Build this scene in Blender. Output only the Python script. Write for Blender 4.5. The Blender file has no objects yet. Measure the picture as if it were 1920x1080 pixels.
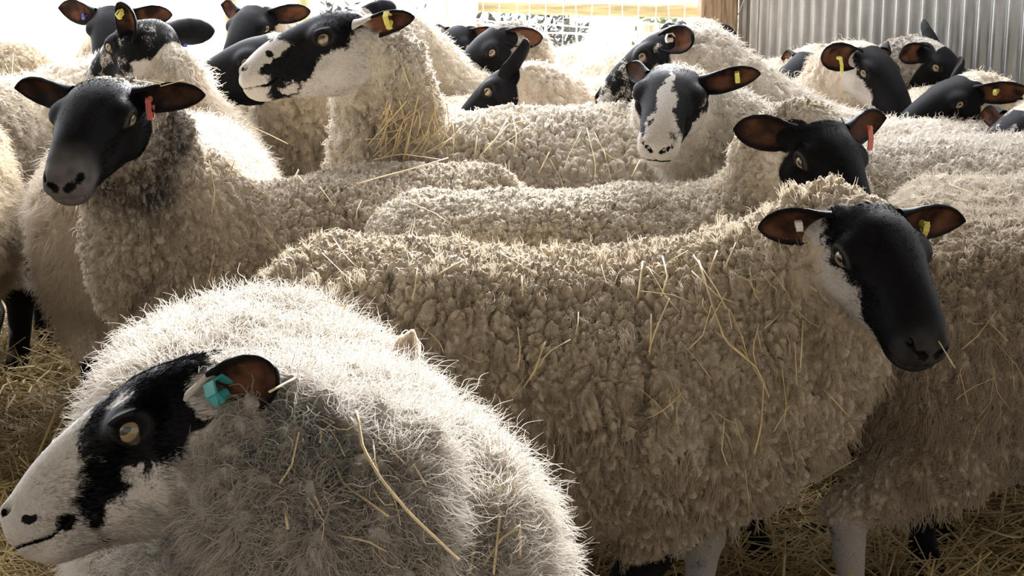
import bpy, math, random
import numpy as np
from mathutils import Vector, Matrix
from mathutils.bvhtree import BVHTree

random.seed(7)
RNG = np.random.default_rng(11)
S = bpy.context.scene
COL = S.collection

# ------------------------------------------------------------------ camera, sky, sun, exposure
CAM = np.array([0.0, 0.0, 1.36])
FPX = 3000.0
PITCH = math.atan((540 + 141) / FPX)
cd = bpy.data.cameras.new('camera')
cd.sensor_width = 36.0
cd.lens = FPX / 1920 * 36.0
cd.clip_start = 0.05
cd.clip_end = 200
cam = bpy.data.objects.new('camera', cd)
COL.objects.link(cam)
cam.location = CAM
cam.rotation_euler = (math.pi / 2 - PITCH, 0, 0)
S.camera = cam
CF = np.array([0, math.cos(PITCH), -math.sin(PITCH)])
CU = np.array([0, math.sin(PITCH), math.cos(PITCH)])


def at(px, py, Y):
    """world point seen at pixel (px, py) standing at distance Y into the barn"""
    d = CF + np.array([(px - 960) / FPX, 0, 0]) - CU * ((py - 540) / FPX)
    return CAM + d * (Y / d[1])


def project(P):
    q = P - CAM
    z = q @ CF
    return np.stack([960 + FPX * q[:, 0] / z, 540 - FPX * (q @ CU) / z], 1), z


w = bpy.data.worlds.new('sky')
S.world = w
w.use_nodes = True
nt = w.node_tree
nt.nodes.clear()
o_ = nt.nodes.new('ShaderNodeOutputWorld')
bg = nt.nodes.new('ShaderNodeBackground')
tc = nt.nodes.new('ShaderNodeTexCoord')
sx = nt.nodes.new('ShaderNodeSeparateXYZ')
cr = nt.nodes.new('ShaderNodeValToRGB')
mp = nt.nodes.new('ShaderNodeMapRange')
nt.links.new(tc.outputs['Generated'], sx.inputs[0])
my = nt.nodes.new('ShaderNodeMath')
my.operation = 'MULTIPLY'
my.inputs[1].default_value = 0.8
mz = nt.nodes.new('ShaderNodeMath')
mz.operation = 'MULTIPLY_ADD'
mz.inputs[1].default_value = 0.6
nt.links.new(sx.outputs['Y'], my.inputs[0])
nt.links.new(sx.outputs['Z'], mz.inputs[0])
nt.links.new(my.outputs[0], mz.inputs[2])
nt.links.new(mz.outputs[0], mp.inputs['Value'])
mp.inputs['From Min'].default_value = -1
mp.inputs['From Max'].default_value = 1
nt.links.new(mp.outputs[0], cr.inputs[0])
cr.color_ramp.elements[0].position = 0.30
e_ = cr.color_ramp.elements.new(0.60)
e_.color = (0.9, 0.92, 0.95, 1)
e_ = cr.color_ramp.elements.new(0.80)
e_.color = (4.0, 4.1, 4.3, 1)
cr.color_ramp.elements[0].color = (0.56, 0.54, 0.505, 1)
cr.color_ramp.elements[-1].position = 0.96
cr.color_ramp.elements[-1].color = (6.6, 6.8, 7.2, 1)
nt.links.new(cr.outputs[0], bg.inputs['Color'])
bg.inputs['Strength'].default_value = 1.0
nt.links.new(bg.outputs[0], o_.inputs['Surface'])

sl = bpy.data.lights.new('daylight', 'SUN')
sl.energy = 13.0
sl.angle = math.radians(20)
sl.color = (1.0, 1.0, 1.0)
sun = bpy.data.objects.new('daylight', sl)
COL.objects.link(sun)
sun.rotation_euler = Vector((0.18, 0.92, 0.34)).to_track_quat('Z', 'Y').to_euler()

S.view_settings.view_transform = 'Standard'
S.view_settings.look = 'None'
S.view_settings.gamma = 1.0
S.view_settings.exposure = 0.66
S.view_settings.use_curve_mapping = False


# ------------------------------------------------------------------ numpy noise
def _hash(ix, iy, iz, k):
    with np.errstate(over='ignore'):
        h = (ix.astype(np.uint32) * np.uint32(73856093)) ^ (iy.astype(np.uint32) * np.uint32(19349663)) ^ \
            (iz.astype(np.uint32) * np.uint32(83492791)) ^ np.uint32((k * 2654435761) & 0xffffffff)
        h ^= h >> np.uint32(13)
        h *= np.uint32(1274126177)
        h ^= h >> np.uint32(16)
        h *= np.uint32(2246822519)
        h ^= h >> np.uint32(13)
    return (h & np.uint32(0xffffff)).astype(np.float32) / np.float32(0xffffff)


def vnoise(P, f=1.0, k=0):
    """smooth value noise in -1..1"""
    q = (P * f).astype(np.float32)
    i = np.floor(q).astype(np.int32)
    t = q - i
    t = t * t * (3 - 2 * t)
    r = np.zeros(len(q), np.float32)
    for dx in (0, 1):
        wx = t[:, 0] if dx else 1 - t[:, 0]
        for dy in (0, 1):
            wy = t[:, 1] if dy else 1 - t[:, 1]
            for dz in (0, 1):
                wz = t[:, 2] if dz else 1 - t[:, 2]
                r += wx * wy * wz * _hash(i[:, 0] + dx, i[:, 1] + dy, i[:, 2] + dz, k)
    return r * 2 - 1


def fbm(P, f, k=0, o=3):
    r = 0
    a = 1.0
    for j in range(o):
        r = r + a * vnoise(P, f * 2 ** j, k + j * 7)
        a *= 0.5
    return r / 1.75


def voronoi(P, k=0, jit=0.9):
    """F1, F2, nearest seed for points P in unit lattice space"""
    P = P.astype(np.float32)
    i = np.floor(P).astype(np.int32)
    n = len(P)
    f1 = np.full(n, 9, np.float32)
    f2 = np.full(n, 9, np.float32)
    sd = np.zeros((n, 3), np.float32)
    for dx in (-1, 0, 1):
        for dy in (-1, 0, 1):
            for dz in (-1, 0, 1):
                c = i + np.array([dx, dy, dz], np.int32)
                s = np.stack([c[:, a] + 0.5 + jit * (_hash(c[:, 0], c[:, 1], c[:, 2], k + 31 * a) - 0.5) for a in range(3)], 1).astype(np.float32)
                d = np.sqrt(((s - P) ** 2).sum(1))
                m = d < f1
                f2 = np.where(m, f1, np.minimum(f2, d))
                sd[m] = s[m]
                f1 = np.where(m, d, f1)
    return f1, f2, sd


def sstep(a, b, x):
    t = np.clip((x - a) / (b - a), 0, 1)
    return t * t * (3 - 2 * t)


def unit(v):
    v = np.asarray(v, float)
    return v / max(np.linalg.norm(v), 1e-9)


def cubic(xs, ys, x):
    """Catmull-Rom through the stations"""
    xs = np.asarray(xs, np.float32)
    ys = np.asarray(ys, np.float32)
    m = np.gradient(ys, xs).astype(np.float32)
    xc = np.clip(x, xs[0], xs[-1])
    j = np.clip(np.searchsorted(xs, xc) - 1, 0, len(xs) - 2)
    h = xs[j + 1] - xs[j]
    t = (xc - xs[j]) / h
    t2, t3 = t * t, t * t * t
    return (2 * t3 - 3 * t2 + 1) * ys[j] + (t3 - 2 * t2 + t) * h * m[j] + (-2 * t3 + 3 * t2) * ys[j + 1] + (t3 - t2) * h * m[j + 1]


# ------------------------------------------------------------------ distance fields
def smin(a, b, k):
    h = np.clip(0.5 + 0.5 * (b - a) / k, 0, 1)
    return b * (1 - h) + a * h - k * h * (1 - h)


def smax(a, b, k):
    return -smin(-a, -b, k)


def d_ell(P, c, r):
    q = (P - np.asarray(c, np.float32)) / np.asarray(r, np.float32)
    k0 = np.sqrt((q * q).sum(1))
    q2 = q / np.asarray(r, np.float32)
    k1 = np.sqrt((q2 * q2).sum(1))
    return k0 * (k0 - 1) / np.maximum(k1, 1e-6)


def d_cone(P, a, b, ra, rb):
    a = np.asarray(a, np.float32)
    b = np.asarray(b, np.float32)
    ba = b - a
    t = np.clip(((P - a) @ ba) / max(float(ba @ ba), 1e-9), 0, 1)
    return np.sqrt(((P - a - t[:, None] * ba) ** 2).sum(1)) - (ra + (rb - ra) * t)


def d_loft(P, xs, top, bot, hw, pe=2.3, under=0.0):
    x = P[:, 0]
    T = cubic(xs, top, x)
    B = cubic(xs, bot, x)
    W = np.maximum(cubic(xs, hw, x), 0.004)
    c = (T + B) / 2
    H = np.maximum((T - B) / 2, 0.004)
    v = (P[:, 2] - c) / H
    if under:
        W = W * (1 - under * np.clip(-v, 0, 1))
    f = (np.abs(P[:, 1] / W) ** pe + np.abs(v) ** pe) ** (1 / pe)
    d = (f - 1) * np.minimum(W, H)
    ox = np.maximum(np.maximum(xs[0] - x, x - xs[-1]), 0)
    return np.where(ox > 0, np.sqrt(np.maximum(d, 0) ** 2 + ox ** 2), d)


T_X = [-.575, -.565, -.54, -.49, -.40, -.25, -.05, .12, .25, .34, .41, .45, .465]
T_T = [.56, .65, .715, .757, .775, .778, .770, .768, .772, .765, .725, .655, .60]
T_B = [.50, .44, .39, .35, .325, .295, .275, .280, .300, .345, .41, .49, .55]
T_W = [.02, .10, .17, .215, .245, .272, .285, .275, .25, .21, .15, .09, .02]

H_X = [-.080, -.074, -.058, -.03, .0, .03, .06, .10, .14, .172, .196, .209, .215]
H_T = [.006, .028, .048, .062, .069, .070, .066, .0575, .046, .032, .016, .002, -.012]
H_B = [-.02, -.042, -.066, -.083, -.091, -.091, -.086, -.076, -.066, -.060, -.054, -.043, -.024]
H_W = [.012, .034, .052, .063, .067, .066, .060, .050, .0435, .0405, .036, .026, .008]


def d_head(h, lid=False):
    """h: points in head space, x to the nose, z up, metres"""
    d = d_loft(h, H_X, H_T, H_B, H_W, 2.35, 0.28)
    m = h.copy()
    m[:, 1] = np.abs(m[:, 1])
    d = smin(d, d_ell(m, (.032, .050, .028), (.032, .0235, .023)), .010)      # brow and orbit
    d = smin(d, d_ell(m, (-.002, .040, -.034), (.052, .026, .044)), .02)     # cheek
    d = smin(d, d_ell(m, (.182, .014, -.016), (.028, .021, .020)), .012)     # upper lip
    d = smin(d, d_ell(m, (.166, .0, -.048), (.032, .028, .016)), .010)       # chin
    d = smin(d, d_ell(m, (.190, .019, .002), (.020, .012, .013)), .008)      # nostril wing
    d = smax(d, -d_ell(m, (.088, .060, -.010), (.05, .016, .024)), .02)      # hollow below the eye
    d = smax(d, -d_ell(m, (.0360, .082, .0235), (.0165, .0145, .0095)), .003)
    if lid:
        d = smin(d, d_ell(m, (.0350, .0735, .0360), (.018, .0085, .0042)), .004)      # upper lid   # eye opening
    d = smax(d, -d_cone(m, (.212, .010, -.008), (.192, .0315, .007), .0045, .0042), .003)   # nostril
    d = smax(d, -d_cone(m, (.219, .0, -.010), (.213, .0, -.028), .0035, .003), .004)     # philtrum
    x = h[:, 0]
    zm = -.0315 - .006 * np.clip((.20 - x) / .05, 0, 1) + .012 * np.clip((.165 - x) / .03, 0, 1)
    g = np.maximum(np.abs(h[:, 2] - zm) - .0017, .138 - x)
    d = np.maximum(d, -np.maximum(g, -(d + .006)))
    return d


def chain(P, pts, k=.02):
    d = None
    for (a, ra), (b, rb) in zip(pts[:-1], pts[1:]):
        e = d_cone(P, a, b, ra, rb)
        d = e if d is None else smin(d, e, k)
    return d


HW = 1.12      # breadth of the skull


class Rig:
    """one sheep: local frame x forward, y left, z up; all parts measured in it"""

    def __init__(s, sp):
        s.sp = sp
        s.sc = sp.get('s', 1.05)
        s.yaw = math.radians(sp['yaw'])
        c, n = math.cos(s.yaw), math.sin(s.yaw)
        s.R = np.array([[c, -n, 0], [n, c, 0], [0, 0, 1.0]])
        s.loc = np.array([sp['pos'][0], sp['pos'][1], 0.0])
        hp = at(*sp['head'])
        s.hp = s.R.T @ (hp - s.loc)
        az, el, ro = [math.radians(a) for a in sp['look']]
        f = np.array([math.cos(el) * math.cos(az), math.cos(el) * math.sin(az), math.sin(el)])
        l = unit(np.cross([0, 0, 1], f))
        u = np.cross(f, l)
        l, u = l * math.cos(ro) + u * math.sin(ro), u * math.cos(ro) - l * math.sin(ro)
        s.HR = s.R.T @ np.stack([f, l, u], 1)          # head space -> local
        s.hs = sp.get('hs', 1.0)
        s.az = az
        s.legdx = sp.get('legdx', (0, 0, 0, 0))
        s.neckw = sp.get('neckw', 1.0)
        k = s.sc
        # neck curve
        p0 = np.array([.20, 0, .575]) * k
        pe = s.hp + s.HR @ (np.array(sp.get('neckend', (-.040, 0, -.016))) * s.hs)
        back = s.HR @ np.array([-.55, 0, -.84])
        p1 = p0 + np.array([.17, 0, .07]) * k
        p2 = pe + back * .12
        if 'neckmid' in sp:
            p2 = s.R.T @ (at(*sp['neckmid']) - s.loc)
        s.neck = []
        for i in range(8):
            t = i / 7
            q = (1 - t) ** 3 * p0 + 3 * (1 - t) ** 2 * t * p1 + 3 * (1 - t) * t * t * p2 + t ** 3 * pe
            r = np.interp(t, [0, .3, .6, .85, 1], [.200, .170, .122, .090, .066]) * k * s.neckw
            if t > .8:
                r = r * (1 + (s.hs - 1) * .5)
            s.neck.append((q, r))
        s.legs = []
        for i, (fx, sd) in enumerate(((1, 1), (1, -1), (0, 1), (0, -1))):
            dx = s.legdx[i]
            if fx:
                pts = [((.20, .10 * sd, .46), .10), ((.205 + dx * .5, .105 * sd, .34), .066), ((.235 + dx, .105 * sd, .215), .033),
                       ((.225 + dx, .105 * sd, .075), .022), ((.245 + dx, .105 * sd, .022), .030)]
            else:
                pts = [((-.38, .11 * sd, .47), .14), ((-.33 + dx * .5, .12 * sd, .37), .105), ((-.47 + dx, .11 * sd, .235), .037),
                       ((-.455 + dx, .11 * sd, .075), .023), ((-.435 + dx, .11 * sd, .022), .030)]
            s.legs.append([(np.array(a) * k, r * k) for a, r in pts])

        # folds of the fleece: found on the surface along lines seen from the camera side
        s.folds = []
        for line, r in sp.get('groove', ()):
            P = []
            for px, py in line:
                a, b = at(px, py, .9), at(px, py, 5.5)
                w_ = a + (b - a) * np.linspace(0, 1, 1800)[:, None]
                d = s.fields(((w_ - s.loc) @ s.R).astype(np.float32), True)
                hit_ = np.nonzero(d < 0)[0]
                if len(hit_):
                    P.append(((w_[hit_[0]] - s.loc) @ s.R, r))
            if len(P) > 1:
                s.folds.append(P)

    def to_head(s, P):
        h = ((P - s.hp.astype(np.float32)) @ s.HR.astype(np.float32)) / np.float32(s.hs)
        h[:, 1] /= HW
        return h

    def yawvec(s, d, side):
        """(ahead, sideways, up) measured level with the horizon -> head space"""
        c, n = math.cos(s.az), math.sin(s.az)
        w = np.array([c, n, 0]) * d[0] + np.array([-n, c, 0]) * d[1] * side + np.array([0, 0, 1.0]) * d[2]
        return s.HR.T @ (s.R.T @ w)

    def fields(s, P, wool_only=False):
        k = s.sc
        q = P / np.float32(k)
        q[:, 1] /= s.sp.get('w', 1.0)
        tt = np.array(T_T) - s.sp.get('sway', 0.0) * np.exp(-((np.array(T_X) - .04) / .2) ** 2)
        dt = d_loft(q, T_X, tt, T_B, T_W, 2.25, .12) * k
        dn = chain(P, s.neck, .04)
        df = smin(dt, dn, .07)
        if 'tail' in s.sp:
            df = smin(df, chain(P, [((-.55 * k, 0, .66 * k), .045), ((-.615 * k, 0, .55 * k), .05), ((-.62 * k, 0, .36 * k), .032)], .03), .03)
        df = df - (.016 * vnoise(P, 5.0, 3) + .010 * vnoise(P, 11.0, 4)).astype(np.float32)
        if 'bulge' in s.sp:
            for c, r, kk in s.sp['bulge']:
                df = smin(df, d_ell(P, c, r), kk)
        if wool_only:
            return df
        for F in s.folds:
            df = smax(df, -chain(P, F, .01), F[0][1] * 1.1)
        dl = None
        for L in s.legs:
            e = chain(P, L, .025)
            dl = e if dl is None else np.minimum(dl, e)
        h = s.to_head(P)
        near = (np.abs(h[:, 0] - .06) < .22) & (np.abs(h[:, 1]) < .16) & (np.abs(h[:, 2]) < .2)
        dh = np.sqrt(((h - np.array([.05, 0, -.01], np.float32)) ** 2).sum(1)) - .06
        if near.any():
            dh[near] = d_head(h[near], 'lid' in s.sp)
        dh = dh * s.hs
        return df, dl, dh, h

    def sdf(s, P):
        df, dl, dh, h = s.fields(P)
        d = smin(df, dl, .04)
        # keep the wool off the face
        k = .022 * sstep(.05, -.03, h[:, 0]) + .002
        return smin(d, dh, k)


def polygonise(rig, vox):
    k = rig.sc
    lo = np.minimum(np.array([-.66, -.34, -.02]) * k, rig.hp - .30)
    hi = np.maximum(np.array([.52, .34, .86]) * k, rig.hp + .30)
    for q, r in rig.neck:
        lo = np.minimum(lo, q - r - .04)
        hi = np.maximum(hi, q + r + .04)
    lo[2] = -0.02
    cs = vox * 4
    n = np.ceil((hi - lo) / cs).astype(int) + 1
    gx, gy, gz = np.meshgrid(*[np.arange(m) for m in n], indexing='ij')
    CP = (lo + (np.stack([gx, gy, gz], -1).reshape(-1, 3) + .5) * cs).astype(np.float32)
    cv = rig.sdf(CP).reshape(n)
    band = np.abs(cv) < cs * 2.0
    V = np.repeat(np.repeat(np.repeat(np.where(cv < 0, -1, 1).astype(np.float32), 4, 0), 4, 1), 4, 2)
    bi = np.argwhere(band)
    off = np.stack(np.meshgrid(range(4), range(4), range(4), indexing='ij'), -1).reshape(-1, 3)
    fi = (bi[:, None, :] * 4 + off[None]).reshape(-1, 3)
    for a in range(0, len(fi), 600000):
        f = fi[a:a + 600000]
        V[f[:, 0], f[:, 1], f[:, 2]] = rig.sdf((lo + f * vox + vox * .5).astype(np.float32))
    sg = V < 0
    cnt = np.zeros(tuple(np.array(V.shape) - 1), np.uint8)
    for dx in (0, 1):
        for dy in (0, 1):
            for dz in (0, 1):
                cnt += sg[dx:dx + cnt.shape[0], dy:dy + cnt.shape[1], dz:dz + cnt.shape[2]]
    A = np.argwhere((cnt > 0) & (cnt < 8))
    vid = np.full(cnt.shape, -1, np.int32)
    vid[A[:, 0], A[:, 1], A[:, 2]] = np.arange(len(A))
    acc = np.zeros((len(A), 3))
    num = np.zeros(len(A))
    cor = [(0, 0, 0), (1, 0, 0), (0, 1, 0), (1, 1, 0), (0, 0, 1), (1, 0, 1), (0, 1, 1), (1, 1, 1)]
    val = [V[A[:, 0] + c[0], A[:, 1] + c[1], A[:, 2] + c[2]] for c in cor]
    for a in range(8):
        for b in range(a + 1, 8):
            if sum(abs(cor[a][i] - cor[b][i]) for i in range(3)) != 1:
                continue
            m = (val[a] < 0) != (val[b] < 0)
            t = val[a][m] / (val[a][m] - val[b][m])
            acc[m] += np.array(cor[a]) + t[:, None] * (np.array(cor[b]) - np.array(cor[a]))
            num[m] += 1
    verts = lo + vox * .5 + (A + acc / np.maximum(num, 1)[:, None]) * vox
    quads = []
    sh = V.shape
    for ax in range(3):
        s0 = [slice(1, sh[i] - 1) for i in range(3)]
        s1 = list(s0)
        s0[ax] = slice(0, sh[ax] - 1)
        s1[ax] = slice(1, sh[ax])
        E = np.argwhere(sg[tuple(s0)] != sg[tuple(s1)])
        for i in range(3):
            if i != ax:
                E[:, i] += 1
        inside = sg[E[:, 0], E[:, 1], E[:, 2]]
        u = np.zeros(3, int)
        v = np.zeros(3, int)
        u[(ax + 1) % 3] = 1
        v[(ax + 2) % 3] = 1
        def g(o):
            c = E - o
            return vid[c[:, 0], c[:, 1], c[:, 2]]
        Q = np.stack([g(0 * u), g(u), g(u + v), g(v)], 1)
        Q[~inside] = Q[~inside][:, ::-1]
        quads.append(Q)
    Q = np.concatenate(quads)
    Q = Q[(Q >= 0).all(1)]
    return verts, Q


def vnormals(v, q):
    fn = np.cross(v[q[:, 2]] - v[q[:, 0]], v[q[:, 3]] - v[q[:, 1]])
    n = np.zeros_like(v)
    for i in range(4):
        for a in range(3):
            n[:, a] += np.bincount(q[:, i], fn[:, a], len(v))
    return n / np.maximum(np.linalg.norm(n, axis=1), 1e-12)[:, None]


# ------------------------------------------------------------------ coat patterns (fields in head space, >0 white, <0 black)
def blobs(h, white, black, base=-.6):
    x = h[:, 0]
    z = h[:, 2]
    y = np.abs(h[:, 1])
    def fld(L):
        r = np.full(len(h), -3.0)
        for b in L:
            if len(b) == 4:
                cx, cz, rx, rz = b
                e = ((x - cx) / rx) ** 2 + ((z - cz) / rz) ** 2
            else:
                cx, cy, cz, rx, ry, rz = b
                e = ((x - cx) / rx) ** 2 + ((y - cy) / ry) ** 2 + ((z - cz) / rz) ** 2
            r = np.maximum(r, 1 - np.sqrt(e))
        return r
    return np.clip(np.maximum(base, fld(white) * 1.3) - np.maximum(0, fld(black)) * 2.6, -1, 1)


def pat_black(h):
    return np.full(len(h), -1.0)


def pat_greymuzzle(h):
    return np.full(len(h), -1.0)


def lines(h, cheek, muzzle, extra=(), black=()):
    """white below the cheek line z(x), white ahead of the muzzle line x(z), else black"""
    x, z = h[:, 0], h[:, 2]
    a = np.interp(x, *cheek) - z
    b = x - np.interp(z, *muzzle) if muzzle else np.full(len(h), -1.0)
    r = np.maximum(a, b) / .028
    y = np.abs(h[:, 1])
    for cx, cz, rx, rz in extra:
        r = np.maximum(r, 1.2 * (1 - np.sqrt(((x - cx) / rx) ** 2 + ((z - cz) / rz) ** 2)))
    for cx, cz, rx, rz in black:
        r = np.minimum(r, -1.4 * (1 - np.sqrt(((x - cx) / rx) ** 2 + ((z - cz) / rz) ** 2)))
    return np.clip(r, -.85, .9)


def pat_cheek(h):      # black face, white along the jaw and the back of the cheek
    r = lines(h, ([-.06, .0, .03, .08, .125, .16], [.04, .016, .002, -.014, -.044, -.1]), None)
    return np.clip(r, -1, .35 + .5 * sstep(.10, .02, h[:, 0]))


def pat_mask(h):       # white muzzle and jaw, black mask running from poll through the eye to the mouth corner
    r = lines(h, ([-.05, -.027, .036, .072, .10, .135], [.0, -.019, -.026, -.019, -.035, -.062]),
                 ([-.06, -.035, -.014, .007, .042, .06], [.135, .125, .126, .10, .093, .085]),
                 [(-.045, .016, .020, .026), (.046, .050, .014, .006), (.060, -.016, .016, .005)],
                 [(.142, -.030, .010, .008), (.17, -.010, .008, .005)])
    fl = .5 * np.clip(fbm(h, 45, 98) + .25, 0, 1) * sstep(.11, .05, h[:, 0])      # grey flecks over the cheek
    return np.where(r > 0, np.minimum(r, .55) - fl, r)


def pat_profile(h):
    return lines(h, ([-.03, -.005, .023, .05, .077, .11, .14], [.02, .0, -.012, -.010, -.033, -.066, -.08]),
                 ([-.055, -.031, .004, .012, .025, .053], [.165, .155, .155, .126, .100, .119]),
                 [(.125, -.052, .018, .012)], [(.150, -.006, .018, .012), (.142, .022, .007, .006), (.135, .050, .012, .008)])


def pat_blaze(h):
    r = blobs(h, [(.17, .0, .0, .075, .030, .09), (.11, .0, .06, .07, .018, .05), (.03, .0, .07, .055, .005, .05), (.19, .03, -.03, .055, .05, .05), (-.02, .06, -.075, .07, .04, .05),
                  (.08, .05, -.065, .05, .03, .035), (.02, .07, -.055, .07, .04, .035)],
              [(.10, .042, -.016, .080, .012, .022)], -.8)
    return np.clip(r - .5 * np.clip(vnoise(h, 55, 6) - .1, 0, 1), -1, 1)


def pat_speckle(h):
    return np.clip(-.34 + .5 * vnoise(h, 42, 5) + .5 * sstep(-.02, -.07, h[:, 2]) + .25 * sstep(.08, .16, h[:, 0]), -1, 1)


PAT = dict(black=pat_black, grey=pat_greymuzzle, cheek=pat_cheek, mask=pat_mask, profile=pat_profile, blaze=pat_blaze, speckle=pat_speckle)


# ------------------------------------------------------------------ materials
def newmat(name):
    m = bpy.data.materials.new(name)
    m.use_nodes = True
    m.node_tree.nodes.clear()
    return m, m.node_tree.nodes, m.node_tree.links


def N(ns, t, **kw):
    n = ns.new(t)
    for a, b in kw.items():
        if a.startswith('i_'):
            n.inputs[a[2:].replace('_', ' ')].default_value = b
        else:
            setattr(n, a, b)
    return n


def math_(ns, ls, op, a, b=None, clamp=False):
    n = ns.new('ShaderNodeMath')
    n.operation = op
    n.use_clamp = clamp
    for i, v in enumerate((a, b)):
        if v is None:
            continue
        if isinstance(v, (int, float)):
            n.inputs[i].default_value = v
        else:
            ls.new(v, n.inputs[i])
    return n.outputs[0]


def mix_(ns, ls, f, a, b, blend='MIX'):
    n = ns.new('ShaderNodeMix')
    n.data_type = 'RGBA'
    n.blend_type = blend
    for i, v in ((0, f), (6, a), (7, b)):
        if isinstance(v, (int, float)):
            n.inputs[i].default_value = v
        elif isinstance(v, tuple):
            n.inputs[i].default_value = v
        else:
            ls.new(v, n.inputs[i])
    return n.outputs[2]


def rng_(ns, ls, v, a, b, c=0.0, d=1.0, smooth=True):
    n = ns.new('ShaderNodeMapRange')
    n.interpolation_type = 'SMOOTHSTEP' if smooth else 'LINEAR'
    ls.new(v, n.inputs['Value'])
    for k, x in (('From Min', a), ('From Max', b), ('To Min', c), ('To Max', d)):
        n.inputs[k].default_value = x
    return n.outputs[0]


def make_coat():
    m, ns, ls = newmat('sheep_coat')
    out = N(ns, 'ShaderNodeOutputMaterial')
    tc = N(ns, 'ShaderNodeTexCoord')
    ob = tc.outputs['Object']
    A = {}
    for a in ('col', 'patch', 'skin', 'inner', 'rim'):
        A[a] = N(ns, 'ShaderNodeAttribute', attribute_name=a)
    def noise(sc, det=3, rough=.6, vec=ob):
        n = N(ns, 'ShaderNodeTexNoise')
        ls.new(vec, n.inputs['Vector'])
        n.inputs['Scale'].default_value = sc
        n.inputs['Detail'].default_value = det
        n.inputs['Roughness'].default_value = rough
        return n.outputs['Fac']
    n1 = noise(55, 4, .7)
    n2 = noise(260, 2, .6)
    n3 = noise(18, 3)
    # skin: ragged black and white patches
    e = math_(ns, ls, 'ADD', A['patch'].outputs['Fac'], math_(ns, ls, 'MULTIPLY', math_(ns, ls, 'SUBTRACT', n1, .5), 1.1))
    e = math_(ns, ls, 'ADD', e, math_(ns, ls, 'MULTIPLY', math_(ns, ls, 'SUBTRACT', n2, .5), .7))
    wf = rng_(ns, ls, e, -.16, .20)
    white = mix_(ns, ls, n2, (.34, .31, .28, 1), (.66, .62, .57, 1))
    black = mix_(ns, ls, n1, (.003, .003, .004, 1), (.009, .0085, .0095, 1))
    sk = mix_(ns, ls, wf, black, white)
    sk = mix_(ns, ls, math_(ns, ls, 'MULTIPLY', A['rim'].outputs['Fac'], .8), sk, (.21, .19, .175, 1))
    inn = mix_(ns, ls, rng_(ns, ls, n3, .35, .65), (.025, .014, .011, 1), (.19, .082, .045, 1))
    sk = mix_(ns, ls, A['inner'].outputs['Fac'], sk, inn)
    wool = mix_(ns, ls, rng_(ns, ls, n1, .3, .7), A['col'].outputs['Color'], (.70, .62, .50, 1))
    wool = mix_(ns, ls, .45, A['col'].outputs['Color'], wool)
    sedge = math_(ns, ls, 'ADD', A['skin'].outputs['Fac'], math_(ns, ls, 'MULTIPLY', math_(ns, ls, 'SUBTRACT', n1, .5), .5))
    sf = rng_(ns, ls, sedge, .35, .65)
    col = mix_(ns, ls, sf, wool, sk)
    # bump
    mpn = N(ns, 'ShaderNodeMapping')
    ls.new(ob, mpn.inputs['Vector'])
    mpn.inputs['Scale'].default_value = (1, 1, .55)
    vo = N(ns, 'ShaderNodeTexVoronoi')
    ls.new(mpn.outputs[0], vo.inputs['Vector'])
    vo.inputs['Scale'].default_value = 95
    wb = math_(ns, ls, 'ADD', math_(ns, ls, 'MULTIPLY', vo.outputs['Distance'], -1.0), math_(ns, ls, 'MULTIPLY', n2, .6))
    bh = N(ns, 'ShaderNodeMix')
    ls.new(sf, bh.inputs[0])
    ls.new(wb, bh.inputs[2])
    ls.new(math_(ns, ls, 'MULTIPLY', math_(ns, ls, 'ADD', n2, n1), .11), bh.inputs[3])
    bp = N(ns, 'ShaderNodeBump')
    bp.inputs['Strength'].default_value = .9
    bp.inputs['Distance'].default_value = .006
    ls.new(bh.outputs[0], bp.inputs['Height'])
    pb = N(ns, 'ShaderNodeBsdfPrincipled')
    ls.new(col, pb.inputs['Base Color'])
    ls.new(bp.outputs[0], pb.inputs['Normal'])
    ls.new(rng_(ns, ls, sf, 0, 1, .95, .62), pb.inputs['Roughness'])
    pb.inputs['Specular IOR Level'].default_value = .07
    ls.new(rng_(ns, ls, sf, 0, 1, .25, .0), pb.inputs['Sheen Weight'])
    tr = N(ns, 'ShaderNodeBsdfTranslucent')
    ls.new(mix_(ns, ls, .5, col, (.5, .2, .12, 1)), tr.inputs['Color'])
    ms = N(ns, 'ShaderNodeMixShader')
    ls.new(math_(ns, ls, 'MULTIPLY', A['inner'].outputs['Fac'], .3), ms.inputs[0])
    ls.new(pb.outputs[0], ms.inputs[1])
    ls.new(tr.outputs[0], ms.inputs[2])
    ls.new(ms.outputs[0], out.inputs['Surface'])
    return m


def make_wool():
    m, ns, ls = newmat('wool_fibre')
    out = N(ns, 'ShaderNodeOutputMaterial')
    a = N(ns, 'ShaderNodeAttribute', attribute_name='col')
    d = N(ns, 'ShaderNodeBsdfDiffuse')
    t = N(ns, 'ShaderNodeBsdfTranslucent')
    ms = N(ns, 'ShaderNodeMixShader')
    ls.new(a.outputs['Color'], d.inputs['Color'])
    ls.new(a.outputs['Color'], t.inputs['Color'])
    ms.inputs[0].default_value = .45
    ls.new(d.outputs[0], ms.inputs[1])
    ls.new(t.outputs[0], ms.inputs[2])
    ls.new(ms.outputs[0], out.inputs['Surface'])
    return m


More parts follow.
